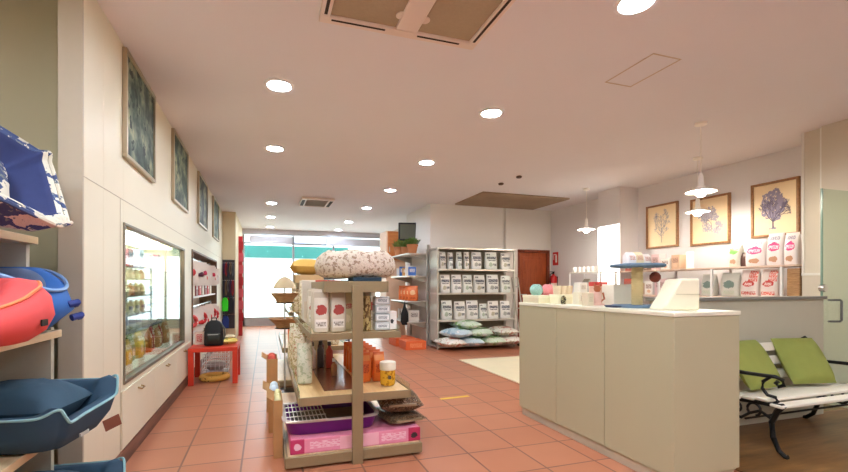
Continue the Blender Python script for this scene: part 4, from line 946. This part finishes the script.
part(MB().tube([(0, .03, 0), (.05, .1, 0), (.13, .1, 0)], .015), 'wall_arm', black, t)

# ------------------------------------------------------------------ floor mat and tape
solo(MB().box(2.93, 4.6, 4.3, 6.25, .0, .012), 'floor_mat', M('cream_mat', (228, 216, 180), .7, var=.05, scale=6), (0, 0, 0), 'large cream mat on the tiles before the rear shelving', 'mat', bevel=.003)
m = MB(); m.T = Matrix.Translation((1.915, 4.2, 0)) @ Matrix.Rotation(.07, 4, 'Z'); m.box(-.17, .17, -.025, .025, .0003, .0015)
solo(m, 'tape_strip', M('yellow_tape', (232, 196, 70), .5), (0, 0, 0), 'short yellow tape strip stuck on the tiles right of the stand', 'tape')
# fire extinguisher and sign
t = thing('fire_extinguisher', 'red fire extinguisher hanging on the side wall near the wooden door', 'fire extinguisher', (5.79, 7.7, .98))
redp = M('extinguisher_red', (206, 32, 30), .3)
part(MB().lathe([(.0, 0), (.07, 0), (.075, .02), (.075, .36), (.06, .41), (.025, .43), (.025, .45), (.0, .45)], 28), 'cylinder', redp, t)
part(MB().lathe([(.0, .45), (.022, .45), (.022, .49), (.0, .49)], 16).box(-.08, .03, -.01, .01, .49, .505), 'valve', black, t)
part(MB().tube([(-.02, 0, .47), (-.09, -.02, .45), (-.1, -.03, .3), (-.09, -.03, .12)], .011), 'hose', black, t)
part(MB().lathe([(.0755, .12), (.0765, .121), (.0765, .26), (.0755, .261)], 28), 'label_band', M('ext_label', (236, 226, 210), .5), t)
part(MB().box(.07, .09, -.03, .03, .1, .4), 'wall_bracket', black, t)
t = thing('fire_sign', 'small red fire extinguisher sign on the side wall above the extinguisher', 'sign', (5.878, 7.74, 1.62))
part(MB().box(-.004, 0, -.09, .09, 0, .28), 'sign_plate', redp, t)
wm = MB().box(-.0055, -.004, -.05, .0, .06, .2).box(-.0055, -.004, -.045, -.005, .2, .22).box(-.0055, -.004, -.03, .05, .222, .236).box(-.0055, -.004, .05, .062, .12, .236)
part(wm, 'extinguisher_symbol', M('sign_white', (244, 238, 230), .5), t)

# ------------------------------------------------------------------ sales counter
cgrey = M('counter_laminate', (186, 180, 146), .45, var=.015, scale=3)
t = thing('sales_counter', 'long pale grey beige sales counter with white top on the right', 'counter', (2.51, 2.69, 0))
A0, A1, B0, B1 = 2.25, 2.78, 1.89, 3.49
MB().box(A0 + .012, A1 - .012, B0 + .012, B1 - .012, .06, 1.015).build('body', cgrey, t)
for (a, b) in ((B0, 2.43), (2.434, 2.955), (2.959, B1)): MB().box(A0, A0 + .012, a + .001, b, .075, 1.013).build('front_panel', cgrey, t, bevel=.0015)
MB().box(A0 + .001, A1, B0, B0 + .012, .075, 1.013).build('end_panel', cgrey, t, bevel=.0015)
MB().box(A0 + .02, A1 - .02, B0 + .02, B1 - .02, 0, .06).build('plinth', M('plinth_grey', (196, 184, 160), .5), t)
MB().box(A0 - .004, A1 + .004, B0 - .006, B1 + .006, 1.015, 1.04).build('countertop', M('counter_white', (236, 232, 208), .35, var=.01), t, bevel=.003)
ct = 1.0405
# flat white carton trays with wool balls
for i, (x, y, w, d, h, lb) in enumerate(((2.365, 3.33, .21, .24, .065, 'cream flat carton at the far end of the counter under the wool balls'), (2.45, 3.13, .18, .12, .075, 'cream flat carton second from the far end of the counter'))):
    t = thing('flat_carton', lb, 'box', (x, y, ct), 0, 'cream cartons on the counter')
    part(MB().box(-w / 2, w / 2, -d / 2, d / 2, 0, h), 'carton_body', M('cream_carton', (240, 232, 196), .6, var=.02), t, bevel=.003)
    part(MB().box(-w / 2 - .003, w / 2 + .003, -d / 2 - .003, d / 2 + .003, h * .7, h + .003), 'carton_lid', M('cream_lid', (246, 240, 208), .6, var=.02), t, bevel=.002)
for (x, y, c, nme) in ((2.33, 3.34, (166, 206, 190), 'mint'), (2.43, 3.31, (236, 150, 150), 'pink')):
    m = MB(); m.lathe([(.0, 0), (.03, .004), (.05, .022), (.056, .045), (.05, .068), (.03, .086), (.0, .09)], 28)
    for q in range(9):
        a = q * .7; ax = Vector((math.cos(a), math.sin(a), .5)).normalized(); u = ax.cross(Vector((0, 0, 1))).normalized(); v = ax.cross(u)
        m.tube([Vector((0, 0, .045)) + (u * math.cos(2 * PI * j / 24) + v * math.sin(2 * PI * j / 24)) * .0535 for j in range(24)], .005, 5, closed=True)
    solo(m, 'wool_ball', M('wool_' + nme, c, .95, bump=.4), (x, y, ct + .069), '%s wool ball resting on the far cream carton' % nme, 'ball', 'wool balls on the counter', smooth=60)
for i in range(3):
    solo(MB().lathe([(.0, 0), (.028, 0), (.036, .075), (.033, .075), (.027, .006), (.0, .006)], 20), 'paper_cup', M('cup_cream', (232, 214, 180), .5, var=.1), (2.39 + .075 * i * .8, 3.13, ct + .0785), 'small cream cup, %s from the left on the second cream carton' % ORD[i], 'cup', 'cups on the second carton')
# boxes, striped bracelet roll, figure carton
for i, (x, y, z, w, h, lb) in enumerate(((2.47, 2.93, ct, .1, .1, 'lower pale box of the small stack left of the pink figure'), (2.47, 2.93, ct + .1003, .085, .08, 'upper pale box of the small stack left of the pink figure'), (2.36, 2.72, ct, .07, .1, 'pale box standing directly beside the pink figure'))):
    box_item('small_box', w, w * .8, h, M_pack('pale_box_%d' % i, [(240, 232, 206), (244, 240, 222), (226, 210, 180)][i], ((.2, .8, .3, .7, (206, 190, 160), 'lines'),), .5), (x, y, z), lb, 'box', 'pale boxes on the counter', .1 * i)
m = MB(); m.tube([(.028 * math.cos(a), .012, .036 + .034 * math.sin(a)) for a in [2 * PI * i / 24 for i in range(24)]], .011, 8, closed=True)
solo(m, 'collar_roll', M_spots('striped_collar', (50, 48, 40), (190, 180, 130), 60, .45, .6, .1), (2.37, 3.0, ct - .008), 'dark striped pet collar roll leaning by the second carton', 'collar', rz=.5)
t = thing('animal_figurine', 'pink and tan animal figurine standing on the counter left of the scratcher', 'figurine', (2.48, 2.76, ct), -.3)
pk2 = M('figure_pink', (232, 190, 176), .5); tn = M('figure_tan', (186, 104, 66), .5, var=.15)
part(MB().box(-.05, .05, -.035, .035, 0, .014), 'base', pk2, t, bevel=.004)
part(MB().lathe([(.0, .014), (.03, .014), (.036, .04), (.03, .09), (.018, .11), (.0, .112)], 20), 'body', pk2, t)
m = MB(); m.T = Matrix.Translation((0, -.01, .13)); m.lathe([(.0, -.03), (.02, -.022), (.028, 0), (.02, .022), (.0, .03)], 16)
m.T = Matrix()
for s in (-1, 1): m.prism([(s * .012, .15), (s * .026, .146), (s * .024, .175)], 'y', -.015, -.005)
part(m, 'head', tn, t); part(MB().tube([(.03, 0, .03), (.06, 0, .05), (.05, 0, .1)], .008), 'tail', tn, t)
t = thing('red_gift_box', 'red carton with white side lying on the pale boxes by the pier panel', 'box', (2.62, 2.9, ct))
part(MB().box(-.05, .05, -.05, .05, 0, .15), 'lower_half', M('pinkish_carton', (226, 190, 170), .5), t, bevel=.003); part(MB().box(-.052, .052, -.052, .052, .15, .185), 'lid', M('lid_red', (204, 70, 60), .5), t, bevel=.003)
# white polystyrene block, dark tray
box_item('white_carton', .22, .16, .165, M('matte_white_box', (240, 234, 214), .7, var=.02), (2.65, 2.69, ct), 'plain white carton standing behind the scratcher post on the counter', 'box', rz=-.2)
t = thing('serving_tray', 'small dark blue tray lying at the counter front edge', 'tray', (2.4, 2.47, ct))
part(MB().loft([[(x, y, z) for x, y, z in rrect(w, d, z, .4, 28)] for w, d, z in ((.14, .1, 0), (.16, .12, .014), (.15, .11, .014), (.135, .095, .004))]), 'tray', M('navy_plastic', (40, 54, 84), .4), t)
# cat scratcher
t = thing('cat_scratcher', 'small cat scratcher with blue base, rope post and blue platform on the counter', 'cat scratcher', (2.53, 2.42, ct))
bl = M('blue_plush', (100, 122, 142), .9, bump=.4, var=.12)
R = [[(x, y, z) for x, y, z in rrect(.3, .26, z, .5, 32)] for z in (0, .018)]
part(MB().loft(R), 'base', bl, t, bevel=.004)
part(MB().lathe([(.0, .018), (.035, .018), (.035, .285), (.0, .285)], 28).tube([(.036 * math.cos(a), .036 * math.sin(a), .02 + a * .0021) for a in [i * 2 * PI / 14 for i in range(14 * 20)]], .0045, 5), 'rope_post', M('sisal', (222, 202, 150), .85, bump=.5), t)
part(MB().lathe([(.0, .285), (.17, .285), (.18, .292), (.18, .303), (.17, .31), (.0, .31)], 40), 'platform', bl, t)
hb_ = part(MB().tube([(.1, -.06, .288), (.1, -.06, .25)], .002), 'string', white, t)
m = MB(); m.T = Matrix.Translation((.1, -.06, .215)); m.lathe([(.0, -.038), (.02, -.033), (.036, -.012), (.036, .012), (.02, .033), (.0, .038)], 20); part(m, 'hanging_ball', M('brown_fur', (124, 62, 44), .95, bump=.5, var=.2), t)
for i, (x, y, c, nme, h) in enumerate(((2.44, 2.4, (244, 236, 230), 'white', .08), (2.53, 2.42, (232, 214, 170), 'straw', .085), (2.62, 2.44, (240, 230, 218), 'cream', .075))):
    solo(bag_mb(.08, .06, h, rnd=rnd), 'treat_pouch', M_pack('platform_pouch_' + nme, c, ((.2, .8, .3, .7, (206, 150, 120), 'lines'),), .4, i), (x, y, ct + .3105), '%s treat pouch standing on the blue scratcher platform' % nme, 'pouch', 'pouches on the scratcher')
# white hooded scoop bin: sloped front
t = thing('sloped_bin', 'cream white plastic bin with sloping left side at the near counter end', 'bin', (2.55, 2.08, ct))
t.rotation_euler = (0, 0, -TH - .12)
poly = [(-.17, 0), (.05, 0), (.05, .2), (-.055, .2), (-.065, .192), (-.11, .1)]
part(MB().prism(poly, 'y', -.1, .1), 'shell', M('cream_plastic', (244, 236, 204), .4, var=.01), t, bevel=.012, seg=3)
part(MB().box(-.09, .048, -.103, -.1, .1, .104), 'lid_line', M('bin_groove', (206, 196, 160), .5), t)

# ------------------------------------------------------------------ white open shelf unit along the right wall
t = thing('wall_shelf_unit', 'white open shelf unit with two boards along the right wall below the prints', 'shelving', (5.52, 4.3, 0))
U0, U1, V0, V1 = 5.35, 5.7, 3.06, 5.56
for z, th in ((.3, .025), (1.03, .03), (1.4, .02)): MB().box(U0, U1, V0, V1, z, z + th).build('shelf', M('shelf_tan', (214, 190, 172), .45), t, bevel=.003)
for y in (3.205, 3.98, 4.75, V1 - .015):
    for x in (U0 + .012, U1 - .012): MB().box(x - .012, x + .012, y - .012, y + .012, 0, 1.4).build('post', whitem, t)
def along(pa, pb, X): a, b = y_on(pa, X), y_on(pb, X); return (a + b) / 2, abs(a - b)
XB = 5.47; zt_, zl_ = 1.4205, 1.0605
pinkp = M_pack('pink_pet_pack', (240, 230, 228), ((.08, .92, .42, .74, (226, 60, 128), 'blob'), (.2, .8, .78, .9, (150, 140, 160), 'lines'), (.2, .8, .08, .3, (196, 150, 120), 'blob'), (.2, .8, .5, .62, (250, 220, 230), 'lines')), .4, .3)
greenp = M_pack('green_pet_pack', (228, 228, 214), ((.05, .95, .5, .9, (120, 180, 84), 'blob'), (.2, .8, .1, .35, (200, 160, 130), 'blob')), .4, .8)
for (a, b, h, mt_, lb) in ((730.5, 742.5, .27, greenp, 'green and white pet food bag, leftmost of the bags on the upper wall shelf'), (748, 767.5, .3, pinkp, 'pink and white pet food bag right of the green one on the upper wall shelf'), (769, 785, .345, pinkp, 'tallest pink and white pet food bag, middle of the three on the upper wall shelf'), (786.5, 800, .335, pinkp, 'pink and white pet food bag at the near end of the upper wall shelf')):
    y, w = along(a, b, XB); h *= 1.05; w *= 1.02; y = max(y, V0 + w / 2 + .005)
    solo(bag_mb(w, .12, h, rnd=rnd), 'food_bag', mt_, (XB, y, zt_), lb, 'pet food bag', 'bags on the upper wall shelf', -PI / 2)
y, w = along(743, 748, XB)
solo(bag_mb(.09, .07, .17, rnd=rnd), 'treat_pouch', M('dark_pouch', (96, 66, 58), .4, var=.2), (XB, y, zt_), 'small dark pouch between the green and pink bags on the upper wall shelf', 'pouch', rz=-PI / 2)
redp2 = M_pack('red_white_pack', (240, 226, 218), ((.15, .85, .34, .62, (206, 60, 54), 'blob'), (.3, .7, .42, .52, (250, 240, 230), 'lines'), (.1, .9, .08, .2, (206, 70, 60), 'lines'), (.5, .95, .55, .95, (222, 96, 80), 'lines')), .4, .5)
greyp = M_pack('grey_green_pack', (206, 206, 196), ((.15, .85, .3, .7, (120, 140, 130), 'blob'), (.2, .8, .1, .25, (190, 200, 180), 'lines')), .35, 1.1)
for (a, b, h, mt_, lb) in ((722.5, 741, .29, greyp, 'silver grey pet food bag, leftmost of the bags on the lower wall shelf'), (742.5, 760.5, .32, redp2, 'red and white pet food bag beside the silver one on the lower wall shelf'), (762.5, 780, .32, redp2, 'red and white pet food bag at the near end of the lower wall shelf'), (703, 717, .28, greyp, 'pale grey pet food bag left of the white shelf post, lower wall shelf')):
    y, w = along(a, b, XB)
    solo(bag_mb(w, .11, h, rnd=rnd), 'food_bag', mt_, (XB, y, zl_), lb, 'pet food bag', 'bags on the lower wall shelf', -PI / 2)
o = solo(MB().box(-.13, .13, -.06, .06, 0, .32), 'wicker_box', wick, (5.54, 3.125, zl_), 'brown woven box at the near end of the lower wall shelf', 'box', bevel=.006)
# rest of the unit : cartons, tins, rolls
rnd = random.Random(33)
cs = [((244, 240, 234), 'white'), ((214, 180, 150), 'tan'), ((176, 84, 70), 'red'), ((236, 220, 180), 'cream'), ((150, 120, 104), 'brown'), ((230, 200, 200), 'pale pink')]
yy = 4.45; i = 0
while yy < 5.4:
    c, nme = cs[(i * 5 + 1) % 6]; w = rnd.uniform(.09, .15); h = rnd.uniform(.12, .24)
    box_item('wall_carton', w, .14, h, M_pack('wallcarton_' + nme.replace(' ', '_'), c, ((.15, .85, .45, .8, (150, 110, 100), 'lines'), (.25, .75, .1, .4, (226, 190, 160), 'blob')), .5), (5.46, yy + w / 2, zt_), '%s carton, %s along the upper wall shelf counted from the pink bags' % (nme, ORD[i]), 'box', 'cartons on the upper wall shelf', -PI / 2)
    yy += w + .03; i += 1
solo(MB().lathe([(.0, 0), (.045, 0), (.045, .22), (.042, .225), (.0, .225)], 28), 'white_canister', M('canister_white', (248, 246, 240), .4), (5.42, 4.32, zt_), 'plain white canister standing on the upper wall shelf below the middle print', 'canister')
yy = 4.45; i = 0
while yy < 5.35:
    c, nme = cs[(i * 7 + 4) % 6]; w = rnd.uniform(.12, .2); h = rnd.uniform(.16, .27)
    box_item('wall_carton', w, .16, h, M_pack('wallcarton_' + nme.replace(' ', '_'), c, ((.15, .85, .45, .8, (150, 110, 100), 'lines'), (.25, .75, .1, .4, (226, 190, 160), 'blob')), .5), (5.46, yy + w / 2, zl_), '%s carton, %s along the lower wall shelf counted from the grey bag' % (nme, ORD[i]), 'box', 'cartons on the lower wall shelf', -PI / 2)
    yy += w + .03; i += 1
t = thing('pot_rack', 'narrow white rack beside the bright pier panel carrying white pots', 'shelving', (5.28, 6.0, 0))
for z in (.3, 1.03, 1.4): MB().box(5.12, 5.45, 5.62, 6.38, z, z + .02).build('shelf', white, t, bevel=.003)
for x in (5.132, 5.438):
    for y in (5.632, 6.368): MB().box(x - .011, x + .011, y - .011, y + .011, 0, 1.4).build('post', whitem, t)
for i in range(6):
    y = 6.3 - i * .105
    o = solo(MB().lathe([(.0, 0), (.032, 0), (.036, .005), (.036, .075), (.03, .09), (.0, .091)], 18), 'white_pot', M('pot_white', (246, 242, 236), .4), (5.18, y, zt_), 'small white pot, %s from the far end of the narrow pot rack' % ORD[i], 'pot', 'white pots on the pot rack')
t = thing('wedge_display', 'small grey wedge shaped stand on the lower board of the narrow pot rack', 'display stand', (5.26, 6.2, 1.0505))
part(MB().prism([(-.1, 0), (.1, 0), (.1, .26)], 'y', -.09, .07), 'wedge', M('wedge_grey', (150, 142, 130), .5), t, bevel=.003)
part(MB().box(-.11, .11, -.095, .075, -.0002, .012), 'foot', M('wedge_grey', (150, 142, 130), .5), t)

# ------------------------------------------------------------------ bench with cushions
t = thing('garden_bench', 'white slatted bench with black scrolled iron ends before the low partition', 'bench', (4.0, 2.27, .006))
bx0, bx1 = -.6, .6
slat = M('slat_white', (240, 234, 216), .45, var=.02)
def seat_prof(y):  # height of the seat along the depth (front = negative)
    return .375 + .02 * max(0, (-y - .1)) * 0 + (-.03 if y > .1 else 0) - max(0, (-.19 - y)) * .5
for i, y in enumerate((-.22, -.125, -.03, .065, .15)):
    s = MB(); z = .385 - .012 * abs(i - 1) - (.012 if i == 0 else 0); s.box(bx0 - .03, bx1 + .03, y - .041, y + .041, z - .022, z); part(s, 'seat_slat', slat, t, bevel=.006)
for i, (y, z) in enumerate(((.215, .45), (.235, .56), (.26, .67))):
    s = MB(); s.T = Matrix.Translation((0, y, z)) @ Matrix.Rotation(-.2, 4, 'X'); s.box(bx0 - .03, bx1 + .03, -.011, .011, -.036, .036); part(s, 'back_slat', slat, t, bevel=.005)
for xx in (bx0, bx1):
    e = MB(); T = lambda pts, r: e.tube([(xx, y, z) for y, z in pts], r, 8)
    T([(-.25, .36), (-.22, .35), (-.1, .345), (.02, .335), (.14, .32), (.19, .35), (.215, .42), (.25, .6), (.275, .7), (.3, .725), (.315, .71)], .016)
    T([(-.25, .36), (-.21, .31), (-.175, .22), (-.185, .12), (-.22, .04), (-.26, .01), (-.275, .012)], [.02, .02, .018, .017, .016, .016, .018])
    T([(.16, .33), (.19, .25), (.2, .16), (.235, .06), (.29, .01), (.305, .012)], .017)
    T([(.225, .5), (.16, .535), (.02, .54), (-.12, .545), (-.2, .55), (-.245, .535), (-.25, .5), (-.22, .485), (-.2, .505), (-.215, .52)], .014)
    T([(-.17, .545), (-.12, .5), (-.115, .45), (-.15, .41), (-.2, .405), (-.215, .38), (-.19, .36)], .012)
    T([(-.19, .24), (-.1, .285), (-.03, .25), (.03, .2), (.1, .215), (.19, .24)], .011)
    T(arc(-.06, .285, .045, -60, 250, 14), .009); T(arc(.07, .275, .04, -80, 230, 14), .009)
    part(e, 'iron_end', iron, t)
part(MB().tube([(bx0, 0, .2), (bx1, 0, .2)], .008), 'cross_rod', iron, t)
cush = M('olive_green_cushion', (150, 158, 78), .85, var=.08, scale=12, bump=.2)
for (x, rz, rx, lb, ys_) in ((3.72, .06, 1.05, 'olive green cushion leaning at the left end of the white bench', 2.375), (4.27, -.2, 1.05, 'olive green cushion leaning right of the middle of the white bench', 2.365)):
    t = thing('cushion', lb, 'cushion', (x, ys_ - .055, .395), group='green cushions on the bench', rot=(rx, 0, rz))
    c = part(pillow_mb(.4, .4, .13, 16, p=3.5), 'cover', cush, t, smooth=70); c.location = (0, .2, -.065)
    part(MB().tube([(u * .193, .2 + v * .193, 0) for u, v in [(math.copysign(abs(math.cos(a)) ** .2, math.cos(a)), math.copysign(abs(math.sin(a)) ** .2, math.sin(a))) for a in [2 * PI * (i + .5) / 48 for i in range(48)]]], .005, 6, closed=True), 'piping', cush, t)
# ------------------------------------------------------------------ frameless glass gate at the right
t = thing('glass_gate', 'frameless glass gate with steel hinge and handle at the right edge', 'glass gate', (5.06, 2.62, 0))
MB().box(4.93, 5.35, 2.615, 2.627, .02, 2.1).build('pane', greenglass, t, bevel=.002)
MB().box(4.928, 4.936, 2.613, 2.629, .02, 2.1).build('polished_edge', M('glass_edge', (120, 150, 132), .2), t)
for z in (.35, 1.17):
    m = MB(); m.T = Matrix.Translation((4.95, 2.62, z)) @ Matrix.Rotation(PI / 2, 4, 'X'); m.lathe([(.0, -.022), (.032, -.022), (.036, -.016), (.036, .016), (.032, .022), (.0, .022)], 24); m.build('hinge_clamp', chrome, t)
MB().tube([(4.99, 2.6, 1.06), (5.09, 2.565, 1.06), (5.1, 2.56, 1.05), (5.1, 2.56, .87), (5.09, 2.565, .86), (4.99, 2.6, .86)], .01, 10).build('handle', M('handle_steel', (120, 122, 122), .3, .7), t)

# ------------------------------------------------------------------ light
w = bpy.data.worlds.new('sky'); bpy.context.scene.world = w; w.use_nodes = True
bg = w.node_tree.nodes['Background']; bg.inputs[0].default_value = (.82, .9, 1, 1); bg.inputs[1].default_value = 2.6
sd = bpy.data.lights.new('sun', 'SUN'); sd.energy = 2.0; sd.angle = .02; so = bpy.data.objects.new('sun', sd); C.objects.link(so)
so.rotation_euler = (math.radians(52), 0, math.radians(150)); so.rotation_euler = Vector((.25, .6, -.75)).to_track_quat('-Z', 'Y').to_euler()
sc = bpy.context.scene
sc.view_settings.view_transform = 'Standard'; sc.view_settings.look = 'None'; sc.view_settings.gamma = 1
sc.view_settings.exposure = 1.5
sc.cycles.max_bounces = 10; sc.cycles.diffuse_bounces = 5; sc.cycles.transparent_max_bounces = 16; sc.cycles.sample_clamp_indirect = 6
